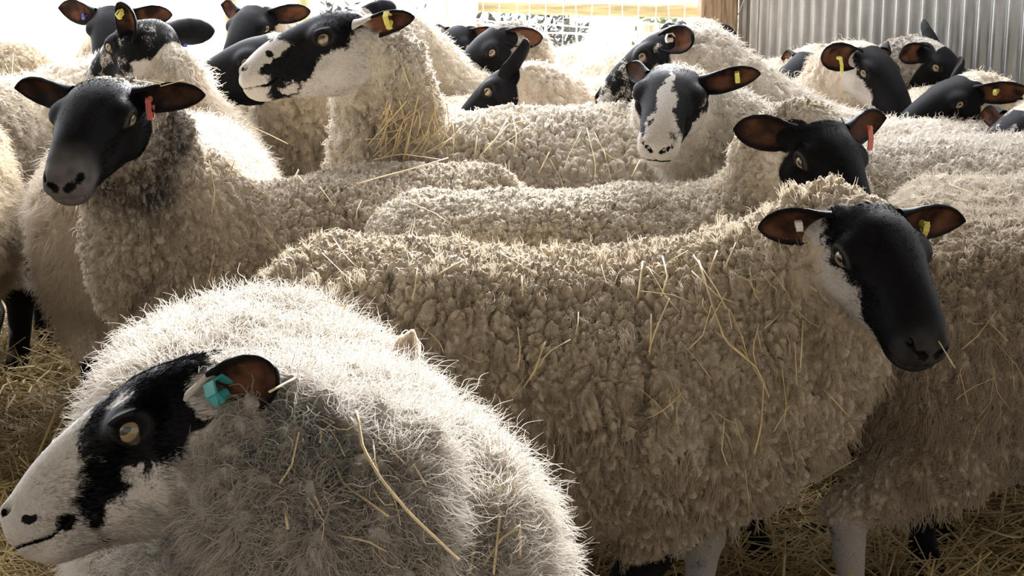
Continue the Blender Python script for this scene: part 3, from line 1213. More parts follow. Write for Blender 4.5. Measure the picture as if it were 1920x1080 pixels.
CREAM = (.52, .44, .335)
GREY = (.50, .46, .41)
TAN = (.47, .37, .255)
SHEEP = [
    dict(id='A', matted=1, fur=26000, sway=.035, rimk=.3, muzz=.30, groove=[([(712, 455), (735, 540), (708, 640)], .012), ([(1500, 520), (1528, 600), (1535, 720)], .022), ([(1195, 590), (1215, 700), (1190, 860)], .014), ([(960, 560), (985, 680), (975, 800)], .012)], s=1.06, pos=(.14, 2.75), yaw=1, head=(1624, 466, 2.56), look=(-68, -34, -2), vox=.0036, strands=90000, wool=(.50, .405, .285), hs=1.08,
         pat='cheek', hang=.36, lock=.030, amp=.021, len=.009, clump=.85, legdx=(-.02, -.17, 0, 0), legtones=(.5, -.9, 0, 0),
         earL=dict(dir=(.06, 1, -.10), face=(1, -.1, -.15), L=.138, W=.026), earR=dict(dir=(-.45, 1, -.10), face=(1, .3, -.05), L=.108, W=.027),
         wild=.06, rad=.00055, lift=.5, tags=[dict(ear='earL', c='yellow', u=.36, edge=1, len=.026, label='yellow ear tag'), dict(ear='earR', c='white', u=.45, edge=1, len=.012, label='small white ear tag')],
         label='black-faced ewe standing side-on in the middle, head turned, yellow tag in ear'),
    dict(id='B', fur=45000, furlen=.009, lid=1, groove=[([(792, 715), (850, 810), (890, 900), (905, 1000), (900, 1090)], .032), ([(590, 800), (640, 880), (650, 980)], .016), ([(520, 760), (500, 860), (520, 960)], .014)], s=1.05, w=.9, pos=(-.256, 1.905), yaw=-70, head=(366, 800, 1.62), look=(182, -26, 13), vox=.0034, strands=190000, wool=(.55, .51, .455), hs=1.07,
         pat='mask', hang=.6, lock=.046, amp=.020, len=.030, clump=.75, curl=.0045, wild=.10, stain=.6, rad=.00042, greyneck=(.10, .34, (.26, .25, .235)),
         earL=dict(dir=(-.74, .62, .52), face=(.45, .75, -.1), L=.094, W=.027, base=(-.036, .062, .012)), earR=dict(dir=(.1, .8, -.6), L=.08), earbase=.5,
         neckw=.9, woolback=-.048, tags=[dict(ear='earL', c='teal', u=.32, edge=-1, len=.022, w=.016, label='teal and white ear tag')],
         label='mottled black and white ewe nearest the viewer, facing left, teal ear tag'),
    dict(id='C', matted=1, fur=22000, rimk=.35, groove=[([(330, 420), (300, 520), (230, 600)], .014)], s=1.03, pos=(-.46, 3.60), yaw=-143, head=(192, 220, 3.0), look=(-100, -27, 0), vox=.0042, strands=70000, wool=(.47, .39, .295), hs=1.02,
         pat='grey', hang=.4, lock=.028, amp=.019, len=.009, greyneck=(.15, .30, (.035, .034, .036)),
         earL=dict(dir=(-.1, 1, -.02), face=(.85, 0, -.3), L=.128, W=.027, inner=.3), earR=dict(dir=(-.1, 1, .03), face=(.85, 0, -.3), L=.138, W=.028, inner=.3),
         tags=[dict(ear='earL', c='red', u=.22, edge=1, len=.040, hang=(.12, .1, -.9), w=.010, label='red strap ear tag')],
         label='black-headed ewe with grey muzzle at far left, red strap tag hanging from her ear'),
    dict(id='F', matted=1, fur=14000, rimk=.3, s=1.05, pos=(.27, 3.36), yaw=8, head=(1536, 290, 3.18), look=(-66, -40, -2), vox=.0046, strands=60000, wool=(.52, .45, .35), hs=1.0,
         hang=.7, lock=.024, amp=.015, len=.010,
         earL=dict(dir=(-.1, 1, .16), face=(1, 0, -.15), L=.135, W=.032, inner=.7), earR=dict(dir=(-.35, 1, .1), face=(1, .3, -.1), L=.12, W=.034, inner=.5),
         tags=[dict(ear='earL', c='red', u=.50, edge=1, len=.05, hang=(.1, 0, -1), w=.013, flat=1, label='long red-brown ear tag')],
         label='all black-faced ewe behind the middle ewe, head above her back, long red ear tag'),
    dict(id='D', neckw=.85, fur=16000, matted=1, lid=1, clump=.85, groove=[([(690, 120), (680, 200), (700, 290)], .02)], s=1.12, pos=(.0, 4.4), yaw=182, head=(646, 86, 3.9), look=(188, -14, 6), vox=.0048, strands=50000, wool=(.53, .465, .38), hs=1.24,
         pat='profile', hang=.6, lock=.036, amp=.022, len=.009,
         earL=dict(dir=(-.9, .42, .1), face=(.2, .6, -.5), L=.115, W=.025), earR=dict(dir=(-.6, .8, .4)), earbase=.2,
         tags=[dict(ear='earL', c='yellow', u=.6, edge=-1, len=.03, label='yellow ear tag')],
         label='tall mottled ewe with raised head in left profile and a woolly grey neck'),
    dict(id='E', fur=14000, matted=1, s=1.08, pos=(1.05, 4.02), yaw=176, head=(1258, 184, 3.72), look=(-104, -24, -5), vox=.0052, strands=50000, wool=(.60, .55, .48), hs=1.05,
         pat='blaze', hang=.7, lock=.036, amp=.017, len=.020,
         earL=dict(dir=(-.1, 1, .12), face=(.8, 0, -.35), L=.135, W=.027), earR=dict(dir=(-.5, .7, .3), face=(1, .2, .1), L=.085, W=.022, inner=.4),
         tags=[dict(ear='earL', c='yellow', u=.62, edge=-1, len=.02, label='yellow ear tag')],
         label='mottled ewe with a white blaze looking straight out between two black-faced sheep'),
    dict(id='R', matted=1, legwool=.21, s=1.05, pos=(1.22, 3.06), yaw=0, head=(2930, 330, 3.0), look=(0, -40, 0), vox=.0048, strands=70000, wool=(.47, .385, .28),
         hang=.32, lock=.032, amp=.020, len=.016, clump=.6, legtones=(0, 0, -.9, .25), legdx=(0, 0, .12, -.07),
         label='long-woolled sheep at right edge behind the yellow-tagged ewe, its head out of frame'),
    dict(id='K', s=1.04, pos=(1.42, 3.52), yaw=0, head=(2880, 250, 3.5), look=(0, -40, 0), vox=.007, strands=36000, wool=(.60, .53, .43),
         hang=.9, lock=.045, amp=.017, len=.02, label='sunlit curly white back right of the red-tagged black head'),
    dict(id='H', s=1.05, pos=(1.5, 5.3), yaw=-100, head=(1796, 190, 4.5), look=(-165, -22, -5), vox=.007, strands=12000, hs=.98,
         earL=dict(dir=(-.55, .8, .05), face=(.6, .8, -.1), L=.15, W=.03), earR=dict(dir=(-.3, .6, .55), face=(.9, 0, .1)),
         tags=[dict(ear='earL', c='yellow', u=.4, edge=-1, len=.014, label='yellow ear tag')],
         label='black ewe with lowered head by the corrugated wall, one long ear stretched to the right'),
    dict(id='G', s=1.05, pos=(1.0, 5.42), yaw=-76, head=(1628, 130, 4.85), look=(-52, -40, -3), vox=.007, strands=16000, wool=(.55, .46, .36), hs=1.0,
         pat='cheek', earL=dict(dir=(-.25, 1, .0), face=(.9, 0, -.1), L=.12, W=.04), earR=dict(dir=(-.1, 1, -.0), face=(.95, 0, -.2), L=.12, W=.042),
         tags=[dict(ear='earR', c='yellow', u=.55, edge=-1, len=.05, hang=(.1, .1, -1), w=.011, flat=1, label='yellow strap ear tag')],
         label='black-faced ewe before the corrugated wall with a yellow strap tag in the left-hand ear'),
    dict(id='J', s=1.05, pos=(.92, 6.5), yaw=-86, head=(1515, 138, 5.7), look=(-150, -40, 0), vox=.008, strands=8000, hs=1.1,
         earL=dict(dir=(-.3, 1, .25), face=(.8, 0, -.3), L=.11, W=.042), label='black head with a brown-lined ear just left of the yellow-strapped ewe'),
    dict(id='M', s=1.05, pos=(1.42, 6.25), yaw=-98, head=(1742, 118, 5.7), look=(-30, -40, 0), vox=.008, strands=8000, hs=1.15, woolback=-.0,
         wool=(.10, .09, .085), earL=dict(dir=(-.3, .7, .7)), label='black woolly-crowned head nearest the corrugated wall, facing right'),
    dict(id='P', s=1.05, pos=(2.25, 4.5), yaw=-170, head=(1915, 255, 4.2), look=(-150, -45, 0), vox=.008, strands=6000, pat='speckle',
         label='grey-speckled face cut off by the right edge'),
    dict(id='O', s=1.08, pos=(1.15, 4.45), yaw=178, head=(1255, 108, 4.5), look=(160, -32, 6), vox=.0065, strands=22000, wool=(.62, .56, .49), hs=1.16,
         pat='speckle', earL=dict(dir=(-.6, .8, .15), face=(.5, .8, 0), L=.11), earR=dict(dir=(-.1, 1, .2), face=(1, 0, 0), L=.10),
         tags=[dict(ear='earL', c='white', u=.22, edge=-1, len=.02, label='white ear tag')],
         label='speckled head behind the blaze-faced ewe, nose pointing down to the left'),
    dict(id='Q', s=1.1, pos=(.42, 6.75), yaw=-80, head=(1290, 76, 5.9), look=(130, -25, 0), vox=.008, strands=9000, hs=1.12,
         earR=dict(dir=(-.2, 1, -.25), L=.12), label='black head seen from behind above the speckled one, near the fence post'),
    dict(id='T', s=1.0, pos=(.32, 6.02), yaw=176, head=(935, 92, 5.75), look=(196, -36, 0), vox=.0075, strands=14000, wool=(.50, .43, .34), hs=1.15,
         pat='black', earL=dict(dir=(-.9, .5, .05), face=(.2, .8, .2), L=.11), greyneck=(.1, .2, (.10, .09, .085)), label='black head with grey-brown neck dozing low in front of the wire fence'),
    dict(id='U', s=1.05, pos=(-.2, 6.95), yaw=-95, head=(862, 82, 6.5), look=(-130, -40, 0), vox=.008, strands=7000, hs=1.05,
         label='dark woolly head by the white gatepost, left of the dozing black head'),
    dict(id='V', s=1.0, pos=(.5, 4.95), yaw=176, head=(962, 172, 4.8), look=(165, -36, 10), vox=.0065, strands=16000, wool=(.60, .50, .40), hs=1.12,
         earL=dict(dir=(-.3, .35, .88), face=(.9, -.35, .2), L=.125, W=.036), earR=dict(dir=(-.9, .5, .1), L=.1),
         tags=[dict(ear='earL', c='white', u=.12, edge=-1, len=.03, label='white ear tag')],
         label='black head with one ear pricked up, peeping over the profile ewe\'s back'),
    dict(id='W', s=1.08, pos=(.10, 5.58), yaw=180, head=(716, 58, 5.4), look=(180, -20, 0), vox=.007, strands=22000, wool=(.52, .45, .36), hs=1.0,
         hang=.8, label='woolly sheep right behind the profile ewe, only its curly neck and back showing'),
    dict(id='X', neckw=.72, woolback=-.085, neckend=(-.03, 0, -.055), fur=8000, s=1.12, pos=(-.96, 4.36), yaw=97, head=(272, 90, 4.5), look=(146, -24, 0), vox=.006, strands=40000, wool=(.66, .58, .48), hs=1.15,
         pat='speckle', hang=.35, tail=1, len=.028, legtones=(0, 0, -1, .2), greyneck=(.1, .22, (.30, .27, .22)),
         earL=dict(dir=(-.25, .6, .62), face=(-.1, .9, -.1), L=.10, W=.03), earR=dict(dir=(-.15, 1, -.02), L=.13), earbase=-.6,
         tags=[dict(ear='earL', c='yellow', u=.7, edge=-1, len=.016, label='yellow ear tag'), dict(ear='earR', c='blue', u=.4, edge=1, len=.04, hang=(0, .1, -1), label='dark blue ear tag')],
         label='mottled sheep facing away behind the red-tagged black head, cream rump and tail toward us'),
    dict(id='Y', earL=dict(dir=(-.9, .4, .1), L=.1), amp=.018, matted=1, len=.012, s=1.05, pos=(-.36, 5.16), yaw=180, head=(496, 120, 4.88), look=(187, -17, 0), vox=.0065, strands=24000, wool=(.50, .41, .30), hs=1.25,
         lock=.05, label='dark brown face half hidden under the profile ewe\'s muzzle'),
    dict(id='Z', s=1.05, pos=(-.86, 5.9), yaw=-86, head=(476, 50, 5.3), look=(-112, -34, 0), vox=.007, strands=8000, hs=.95,
         earL=dict(dir=(-.3, 1, .1), L=.14), earR=dict(dir=(-.2, 1, .3), L=.11), label='black head behind the profile ewe\'s nose, in front of the orange post'),
    dict(id='AA', s=1.05, pos=(-1.48, 5.95), yaw=-80, head=(214, 52, 5.4), look=(-92, -40, 0), vox=.007, strands=8000, hs=1.02, pat='grey',
         earL=dict(dir=(-.1, 1, .0), L=.13), earR=dict(dir=(-.1, 1, .14), face=(.9, 0, -.2), L=.14, W=.038),
         tags=[dict(ear='earR', c='blue', u=.3, edge=1, len=.02, hang=(0, 0, -1), label='dark blue ear tag')],
         label='black head with reddish-lined ears against the bright yard at upper left'),
    dict(id='AB', s=1.12, pos=(-1.80, 5.15), yaw=8, head=(300, 170, 5.0), look=(0, -50, 0), vox=.008, strands=16000, wool=(.64, .57, .48), lock=.045, amp=.016,
         label='curly white back in front of the black head at upper left'),
    dict(id='AC', s=1.15, pos=(-2.5, 6.5), yaw=180, head=(-500, 60, 6.4), look=(180, -30, 0), vox=.009, strands=12000, wool=(.24, .175, .10),
         label='tan fleecy rump strewn with straw at upper left corner'),
    dict(id='AD', s=1.2, pos=(-2.05, 4.6), yaw=176, head=(-1000, 100, 4.5), look=(180, -30, 0), vox=.008, strands=16000, wool=(.26, .215, .155),
         label='grey-brown rump with straw stuck in it at the left edge'),
    dict(id='AE', s=1.12, pos=(-1.58, 3.95), yaw=93, head=(-190, 130, 4.7), look=(95, -30, 0), vox=.008, strands=20000, wool=(.46, .37, .25),
         label='cream flank at the left edge beside the hanging tail'),
]
for sp in SHEEP:
    make_sheep(sp)


# ------------------------------------------------------------------ the barn and the yard behind it
M_WOOD = plain('weathered_wood', (.30, .21, .13), .8, .35, 14, bump=.004, stretch=(6, 6, .6))
M_RAIL = plain('pale_peeled_rail', (.46, .38, .21), .75, .2, 12, bump=.003, stretch=(.6, 6, 6))
M_PALE = plain('pale_post_wood', (.72, .66, .52), .8, .2, 12, bump=.003, stretch=(6, 6, .7))
M_ORANGE = plain('orange_brown_post_wood', (.62, .33, .14), .8, .2, 14, stretch=(6, 6, .7))
M_WIRE = plain('galvanised_wire', (.85, .85, .85), .5, .1, 50)
M_STRAW = plain('dry_straw', (.50, .36, .15), .7, .45, 3.5, rgb2=(.66, .51, .25))
M_STALK = plain('pale_straw_stalk', (.74, .59, .33), .6, .25, 8)
M_TWIG = plain('overexposed_twig', (.78, .74, .66), .8, .2, 30)  # near-white twigs: the glare of the overexposed yard put into the colour

mb = MB()
mb.add([(-9, -2, 0), (9, -2, 0), (9, 7.6, 0), (-9, 7.6, 0)], [(0, 1, 2, 3)])
o = mb.build('floor', plain('trodden_straw', (.15, .10, .045), .95, .55, 55, bump=.02))
o['kind'] = 'structure'
mb = MB()
mb.add([(-40, 7.6, 0), (40, 7.6, 0), (40, 70, 0), (-40, 70, 0)], [(0, 1, 2, 3)])
o = mb.build('ground', plain('pale_concrete_yard', (.80, .79, .77), .9, .06, 3))
o['kind'] = 'structure'

# added roof, out of view: shades the near half, yard end left open
mb = MB()
mb.box((0, .75, 2.78), (15, 7.5, .05))
o = mb.build('light_block_roof', plain('light_block_grey', (.34, .33, .31), .8, .2, 6), None, False)
o['kind'] = 'structure'

# corrugated sheet wall on the right: two sheets, the nearer one lapped over the farther one
PA, PB = np.array([1.05, 7.5]), np.array([2.75, 4.4])
dirw = (PB - PA) / np.linalg.norm(PB - PA)
nrm = np.array([-dirw[1], dirw[0]])
if nrm @ (np.array([0, 0]) - PA) < 0:
    nrm = -nrm
LW = np.linalg.norm(PB - PA)


def m_corr():
    m, ns, ls = newmat('galvanised_corrugated_sheet')
    out = N(ns, 'ShaderNodeOutputMaterial')
    tc = N(ns, 'ShaderNodeTexCoord')
    n = N(ns, 'ShaderNodeTexNoise')
    mpn = N(ns, 'ShaderNodeMapping')
    mpn.inputs['Scale'].default_value = (9, 9, 1.6)
    ls.new(tc.outputs['Object'], mpn.inputs['Vector'])
    ls.new(mpn.outputs[0], n.inputs['Vector'])
    n.inputs['Scale'].default_value = 2.5
    n.inputs['Detail'].default_value = 6
    n2 = N(ns, 'ShaderNodeTexVoronoi')
    ls.new(tc.outputs['Object'], n2.inputs['Vector'])
    n2.inputs['Scale'].default_value = 60
    c = mix_(ns, ls, rng_(ns, ls, n.outputs['Fac'], .3, .7), (.25, .245, .235, 1), (.42, .43, .44, 1))
    c = mix_(ns, ls, math_(ns, ls, 'MULTIPLY', n2.outputs['Distance'], .4), c, (.3, .3, .31, 1))
    pb = N(ns, 'ShaderNodeBsdfPrincipled')
    ls.new(c, pb.inputs['Base Color'])
    pb.inputs['Metallic'].default_value = .9
    pb.inputs['Roughness'].default_value = .33
    ls.new(pb.outputs[0], out.inputs['Surface'])
    return m


M_CORR = m_corr()
wall_root = None
for si, (a, b, off) in enumerate(((0, 1.02, 0), (.98, LW, .012))):
    n_ = int((b - a) / .076 * 12)
    v = []
    f = []
    for i in range(n_ + 1):
        u = a + (b - a) * i / n_
        h_ = .0145 * math.sin(2 * math.pi * u / .076) + off
        p = PA + dirw * u + nrm * h_
        for z in (.02, 1.2, 2.6):
            v.append((p[0], p[1], z))
            # a thin sheet: back face just behind
        for z in (.02, 1.2, 2.6):
            v.append((p[0] - nrm[0] * .0012, p[1] - nrm[1] * .0012, z))
    for i in range(n_):
        for k in (0, 1):
            f.append((i * 6 + k, i * 6 + 6 + k, i * 6 + 7 + k, i * 6 + 1 + k))
            f.append((i * 6 + 4 + k, i * 6 + 10 + k, i * 6 + 9 + k, i * 6 + 3 + k))
    mb = MB()
    mb.add(v, f)
    if wall_root is None:
        wall_root = mb.build('wall_right', M_CORR)
        wall_root['kind'] = 'structure'
    else:
        mb.build('lapped_sheet', M_CORR, wall_root)

# square timber post where the sheeting ends
r_ = thing('barn_post', 'square brown timber post where the wire fence meets the corrugated wall', 'post', (.945, 7.45, 0))
mb = MB()
mb.box((-.0, 0, 1.35), (.17, .16, 2.7))
o = mb.build('timber', M_WOOD, r_, False)
bv = o.modifiers.new('edges', 'BEVEL')
bv.width = .012
bv.segments = 2


# fence: posts, round top rail and wire netting
fr_ = thing('wire_fence', 'wooden post and rail fence hung with wire netting at the back', 'fence', (.3, 7.55, 0))
fx, fy = .3, 7.55


def zat(py, Y):
    return at(960, py, Y)[2]


def rail(pts, r, mat, name, sides=10):
    m_ = MB()
    m_.add(*tube([np.array(p) - (fx, fy, 0) for p in pts], r, sides))
    return m_.build(name, mat, fr_)


zr = zat(16, 7.7)
rail([(-.16, 7.72, zr + .01), (.2, 7.7, zr), (.55, 7.69, zr - .004), (.88, 7.68, zr - .012)], [.027, .032, .034, .032], M_RAIL, 'top_rail')
for px, wd, hh, mt in ((846, .075, 1.25, M_PALE), (933, .028, .88, M_PALE), (1216, .05, .90, M_PALE), (1288, .045, 1.3, M_PALE)):
    X = at(px, 50, 7.75)[0]
    mb = MB()
    mb.add(*tube([(X - fx, .2, 0), (X - fx + .006, .2, hh * .5), (X - fx, .2, hh)], wd, 14))
    mb.build('post', mt, fr_)
NET = MB()
for py, sag in ((36, .035), (60, .010), (70, -.02), (97, .01)):
    z0 = zat(py, 7.5)
    pts = []
    for i in range(31):
        t = i / 30
        x = -.72 + 1.74 * t
        pts.append((x - fx, -.05, z0 - sag * math.sin(math.pi * ((x + .2) / 1.2)) + .004 * math.sin(9 * t * 3)))
    NET.add(*tube(pts, .0038, 5))
for i in range(25):
    x = -.70 + i * .0715
    pts = [(x - fx + .008 * math.sin(i * 2.1 + z * 6), -.052, z) for z in np.linspace(.05, zat(6, 7.5), 9)]
    NET.add(*tube(pts, .0024, 5))
for k in range(4):     # broken loose ends by the timber post
    x0 = .88 + k * .05
    pts = [(x0 - fx + .03 * math.sin(j * 1.1 + k), -.16, .75 + .07 * j) for j in range(6)]
    NET.add(*tube(pts, .002, 5))
NET.build('wire_netting', M_WIRE, fr_)

for nm, px, Y, wd, mt, lb in (('gate_post', 431, 8.6, .034, M_ORANGE, 'orange-brown wooden post standing in the bright yard behind the black heads'),
                              ('fence_post', 568, 8.4, .035, plain('mossy_green_post', (.50, .50, .27), .85, .2, 20), 'mossy green wooden post in the yard behind the mottled ewe in profile')):
    X = at(px, 10, Y)[0]
    r_ = thing(nm, lb, 'post', (X, Y, 0))
    mb = MB()
    mb.add(*tube([(0, 0, 0), (.008, 0, .6), (0, 0, 1.5)], wd, 12))
    mb.build('timber', mt, r_)

# brush heap and scrub behind the netting
def brush(name, label, x0, x1, y0, y1, zt, n, seed, leafmat):
    rr = np.random.default_rng(seed)
    root = thing(name, label, 'bush', ((x0 + x1) / 2, (y0 + y1) / 2, 0))
    c = np.array([(x0 + x1) / 2, (y0 + y1) / 2, 0])
    m_ = MB()
    for i in range(n):
        b = np.array([rr.uniform(x0, x1), rr.uniform(y0, y1), rr.uniform(0, zt * .7)])
        a = rr.uniform(0, 6.28)
        d = unit([math.cos(a) * rr.uniform(.2, 1.2), .3 * math.sin(a), rr.uniform(.0, 1.1)])
        ln = rr.uniform(.25, .8)
        pts = [b + d * ln * t + rr.normal(0, .02, 3) for t in np.linspace(0, 1, 5)]
        pts = [np.array([p[0], p[1], min(max(p[2], .01), zt + .2)]) - c for p in pts]
        r0 = rr.uniform(.003, .011)
        m_.add(*tube(pts, np.linspace(r0, r0 * .4, 5), 5))
    m_.build('branches', M_TWIG, root)
    m_ = MB()
    k = n * 40
    for i in range(k):
        p = np.array([rr.uniform(x0, x1), rr.uniform((y0 + y1) / 2, y1 + .3), rr.uniform(.02, zt) * rr.uniform(.3, 1) ** .3]) - c
        u = unit(rr.normal(0, 1, 3)) * rr.uniform(.015, .05)
        v_ = unit(np.cross(u, rr.normal(0, 1, 3))) * rr.uniform(.008, .02)
        w_ = unit(np.cross(u, v_)) * .003
        m_.add([p - u, p + v_ + w_, p + u, p - v_ + w_], [(0, 1, 2, 3)])
    o = m_.build('leaves', leafmat, root, False)
    o['kind'] = 'stuff'
    return root


M_LEAF = plain('dull_scrub_leaf', (.085, .085, .075), .8, .4, 20)
M_LEAF2 = plain('pale_green_scrub_leaf', (.16, .18, .08), .8, .3, 20)
brush('bramble_heap', 'pale tangled twigs behind the netting left of the white post', -1.1, -.5, 8.4, 9.2, .95, 70, 3, M_LEAF)
brush('bramble_heap', 'grey twiggy scrub behind the netting right of the white post', -.2, .42, 8.4, 9.2, .92, 90, 4, M_LEAF)
brush('bramble_heap', 'greenish scrub behind the netting beside the timber post', .72, 1.2, 8.4, 9.4, .90, 70, 5, M_LEAF2)

# ------------------------------------------------------------------ straw on the floor
def straw_mesh(n, seed, region, zmax, rad=(.0013, .0031), ln=(.06, .26)):
    rr = np.random.default_rng(seed)
    m_ = MB()
    k = 0
    while k < n:
        x, y = region(rr)
        p = np.array([x, y, rr.uniform(.0, zmax) * rr.uniform(0, 1)])
        a = rr.uniform(0, 6.283)
        l = rr.uniform(*ln)
        tilt = rr.normal(0, .30)
        d = np.array([math.cos(a), math.sin(a), tilt])
        m = p + d * l * .5 + rr.normal(0, .008, 3)
        e = m + (d + rr.normal(0, .22, 3)) * l * .5
        pts = [p, m, e]
        for q in pts:
            q[2] = max(q[2], .004)
        r = rr.uniform(*rad)
        v, f = tube(pts, r, 4, .55)
        m_.add(v, f)
        k += 1
    return m_


def reg_floor(rr):
    while True:
        Y = rr.uniform(2.0, 5.2)
        px = rr.choice([rr.uniform(-60, 420), rr.uniform(1080, 1980)])
        if px < 500 and Y < 2.6:
            continue
        return at(px, 900, Y)[0], Y


sb = straw_mesh(15000, 21, reg_floor, .11).build('straw_bedding', M_STRAW, None, False)
tag(sb, 'loose golden straw bedding spread over the barn floor', 'straw', None, 'stuff')

# ------------------------------------------------------------------ straw caught in the fleeces
BIN = 4
W_, H_ = 1920 // BIN, 1080 // BIN
zb_i = np.full(W_ * H_, -1, np.int64)
pts_all = np.concatenate([b[0] for b in BODIES])
ids_all = np.concatenate([np.full(len(b[0]), i) for i, b in enumerate(BODIES)])
uv, zd = project(pts_all)
ok = (uv[:, 0] >= 0) & (uv[:, 0] < 1920) & (uv[:, 1] >= 0) & (uv[:, 1] < 1080)
ii = np.nonzero(ok)[0]
ii = ii[np.argsort(-zd[ii])]
zb_i[(uv[ii, 1] // BIN).astype(int) * W_ + (uv[ii, 0] // BIN).astype(int)] = ii
zb_i = zb_i.reshape(H_, W_)


def hit(px, py):
    x, y = int(px // BIN), int(py // BIN)
    best = None
    for dy in (-1, 0, 1):
        for dx in (-1, 0, 1):
            if 0 <= x + dx < W_ and 0 <= y + dy < H_:
                k = zb_i[y + dy, x + dx]
                if k >= 0 and (best is None or zd[k] < zd[best]):
                    best = k
    return best


SHORT = dict(A='black-faced ewe in the middle', B='mottled ewe nearest the viewer', C='black-headed ewe at far left', D='ewe in left profile', F='red-tagged ewe behind the middle one',
             R='long-woolled sheep at right edge', K='sunlit curly white back', X='cream sheep with hanging tail', E='blaze-faced ewe', AD='rump at the left edge', AC='tan rump at upper left', W='woolly neck behind the profile ewe',
             AB='curly white back at upper left', G='yellow-strapped black-faced ewe', Y='dark brown-faced sheep')


def stalk(poly, r=.0016, label=None, lift=.010, curl=0.0):
    P = []
    who = None
    n = max(2, int(sum(math.dist(poly[i], poly[i + 1]) for i in range(len(poly) - 1)) / 22) + 1)
    seg = [0]
    for i in range(len(poly) - 1):
        seg.append(seg[-1] + math.dist(poly[i], poly[i + 1]))
    for t in np.linspace(0, seg[-1], n + 1):
        px = np.interp(t, seg, [p[0] for p in poly])
        py = np.interp(t, seg, [p[1] for p in poly])
        k = hit(px, py)
        if k is None:
            return
        q = pts_all[k]
        depth = zd[k]
        if who is None:
            who = ids_all[k]
        if P and abs(depth - P[-1][2]) > .09:
            depth = P[-1][2]
        P.append((px, py, depth))
    dep = np.array([p[2] for p in P])
    t_ = np.linspace(0, 1, len(dep))
    if len(dep) > 2:
        fit = np.polyfit(t_, dep, 2 if len(dep) > 4 else 1)
        dep = np.polyval(fit, t_) - max(0, (np.polyval(fit, t_) - dep).max()) * .8
    pts = []
    for (px, py, _), z in zip(P, dep):
        d = CF + np.array([(px - 960) / FPX, 0, 0]) - CU * ((py - 540) / FPX)
        pts.append(CAM + d * (z - lift))
    pts = np.array(pts)
    c = pts.mean(0)
    m_ = MB()
    m_.add(*tube(pts - c, r, 5, .6))
    o = m_.build('straw_stalk', M_STALK, None)
    o.location = c
    sid = BODIES[who][2]
    if label:
        tag(o, label, 'straw')
    else:
        tag(o, 'dry straw stalk caught in the fleece of the ' + SHORT.get(sid, 'sheep at the back'), 'straw', 'straw caught in the fleece of the ' + SHORT.get(sid, 'sheep at the back'))


LONG = [
    ([(668, 770), (680, 840), (715, 900), (770, 965), (860, 1050)], 'longest pale straw stalk slanting down the shoulder of the mottled ewe nearest the viewer'),
    ([(625, 865), (645, 910), (690, 940), (728, 968)], 'bent orange-brown straw stalk beside the longest stalk on the nearest ewe'),
    ([(1310, 488), (1335, 570), (1360, 640), (1420, 690), (1442, 745)], 'long bent straw stalk hanging down the shoulder of the ewe in the middle'),
    ([(1385, 850), (1368, 960), (1380, 1060)], 'long straw stalk hanging below the chest of the middle ewe over her grey leg'),
    ([(1872, 785), (1838, 850), (1832, 920), (1828, 1000)], 'long straw stalk hanging down the flank of the sheep at right edge'),
    ([(392, 195), (455, 230), (500, 250), (540, 270)], 'single slanting straw on the white hip behind the red-tagged black head'),
    ([(668, 345), (720, 330), (790, 312), (840, 296)], 'long thin straw along the back of the black-headed ewe at far left'),
    ([(640, 640), (690, 640), (700, 712)], None),
]
for p, l in LONG:
    stalk(p, .0021, l)
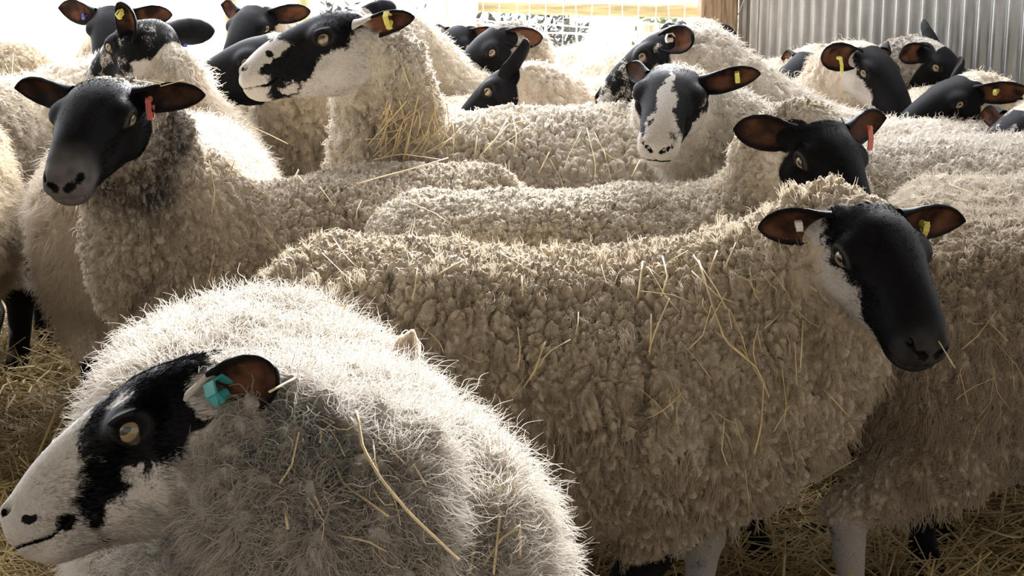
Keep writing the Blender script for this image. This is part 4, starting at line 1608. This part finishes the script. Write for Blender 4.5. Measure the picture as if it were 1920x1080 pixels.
for p in [
    [(775, 870), (800, 912)], [(898, 897), (948, 916)], [(905, 1062), (940, 1010), (975, 985)], [(925, 1078), (938, 960)], [(976, 985), (975, 1052)], [(533, 940), (540, 992)],
    [(590, 930), (606, 966)], [(640, 1005), (690, 1015), (724, 1034)], [(505, 735), (555, 708)], [(880, 1075), (893, 1000)], [(905, 930), (906, 890)],
    [(640, 720), (665, 705)], [(470, 640), (520, 632)], [(940, 475), (1010, 517)], [(820, 515), (870, 487)], [(978, 518), (980, 556)], [(1205, 490), (1196, 560)],
    [(1242, 480), (1252, 520), (1240, 555)], [(1300, 478), (1345, 545), (1362, 580)], [(1340, 620), (1402, 672)], [(1390, 650), (1432, 722)], [(1506, 600), (1501, 690)],
    [(1432, 715), (1427, 800), (1414, 852)], [(1490, 640), (1494, 722)], [(1545, 730), (1592, 782)], [(1397, 880), (1406, 968)], [(1565, 800), (1562, 870), (1548, 918)],
    [(1510, 530), (1532, 546)], [(1255, 490), (1290, 470)], [(1330, 510), (1345, 470)], [(1420, 620), (1428, 660)], [(1360, 500), (1380, 455)], [(1212, 500), (1240, 520)],
    [(1480, 760), (1450, 810)], [(1600, 775), (1605, 840)], [(490, 310), (497, 350)], [(548, 340), (560, 318)], [(420, 300), (470, 345), (505, 370)], [(560, 330), (572, 345)],
    [(700, 300), (750, 288), (832, 300)], [(430, 330), (440, 300)], [(595, 560), (650, 575)], [(640, 590), (660, 545)], [(600, 350), (625, 385)],
    [(900, 292), (955, 232), (992, 224)], [(825, 272), (838, 274), (838, 296)], [(690, 272), (762, 190)], [(850, 152), (835, 170), (800, 210)], [(784, 180), (768, 250), (756, 300)],
    [(770, 168), (752, 118)], [(1000, 230), (930, 280)], [(895, 255), (890, 290)], [(1130, 205), (1165, 212), (1190, 222)], [(1010, 325), (1030, 285)], [(1185, 330), (1200, 300)],
    [(1700, 330), (1740, 350)], [(1780, 345), (1830, 365)], [(1850, 320), (1820, 345)], [(1660, 350), (1640, 335)], [(1880, 340), (1850, 352)], [(1860, 300), (1900, 315)],
    [(1520, 195), (1552, 200)], [(1505, 180), (1512, 205)], [(10, 120), (30, 165)], [(25, 100), (22, 150)], [(5, 135), (45, 150)], [(40, 130), (30, 165)], [(15, 110), (50, 140)],
    [(40, 60), (60, 90)], [(70, 75), (85, 95)], [(30, 90), (62, 82)], [(280, 150), (330, 160)], [(300, 162), (345, 150)], [(250, 150), (300, 158)],
    [(1800, 700), (1815, 760)], [(1760, 640), (1790, 690)], [(1850, 600), (1890, 640)],
]:
    stalk(p)
rr_ = random.Random(5)
for k in range(46):      # the thick clump behind the profile ewe's neck
    x, y = rr_.uniform(725, 850), rr_.uniform(185, 262)
    a = rr_.gauss(1.85, .5)
    l = rr_.uniform(28, 80)
    x1, y1 = x + math.cos(a) * l, min(y + math.sin(a) * l, 298)
    stalk([(x, y), ((x + x1) / 2 + rr_.uniform(-4, 4), (y + y1) / 2), (x1, y1)], .0014, None, .012)

for x0, x1, y0, y1, n, mu in ((1190, 1480, 460, 800, 34, 1.4), (520, 1000, 700, 1050, 22, 1.2), (380, 800, 290, 480, 12, 1.0), (860, 1180, 215, 320, 10, 1.6), (1765, 1900, 520, 800, 9, 1.5), (740, 1150, 480, 700, 10, 1.3)):
    for k in range(n):
        x, y = rr_.uniform(x0, x1), rr_.uniform(y0, y1)
        a = rr_.gauss(mu, .6)
        l = rr_.uniform(18, 70)
        b = a + rr_.gauss(0, .5)
        stalk([(x, y), (x + math.cos(a) * l, y + math.sin(a) * l), (x + math.cos(a) * l + math.cos(b) * l * .6, y + math.sin(a) * l + math.sin(b) * l * .6)], rr_.uniform(.0008, .0014))

# a pale tuft of shed wool standing out of the middle ewe's flank
k_ = hit(745, 655)
rt = [o for o in S.objects if o.get('label', '').startswith('black-faced ewe standing side-on')][0]
RT = RIGS['A']
p0 = RT.R.T @ (at(742, 700, pts_all[k_][1] - .02) - RT.loc)
p1 = RT.R.T @ (at(772, 612, pts_all[k_][1] - .05) - RT.loc)
nT = 420
rrT = np.random.default_rng(4)
tp = np.zeros((nT, 6, 3))
side = rrT.normal(0, 1, (nT, 3))
for i, t in enumerate(np.linspace(0, 1, 6)):
    tp[:, i] = p0 + (p1 - p0) * t * (.8 + .25 * rrT.random((nT, 1))) + side * (.011 * math.sin(math.pi * min(.95, .25 + .75 * t))) + np.array([0, 0, -.010]) * t * t
cu = bpy.data.hair_curves.new('wool_tuft')
cu.add_curves([6] * nT)
cu.position_data.foreach_set('vector', tp.astype(np.float32).ravel())
attr(cu, 'radius', np.full(nT * 6, .0007))
attr(cu, 'col', np.tile([.66, .56, .46, 1], (nT, 1)), 'FLOAT_COLOR', 'CURVE')
o = link('wool_tuft', cu, M_WOOL, rt)
o['label'] = 'pale tuft of loose wool'
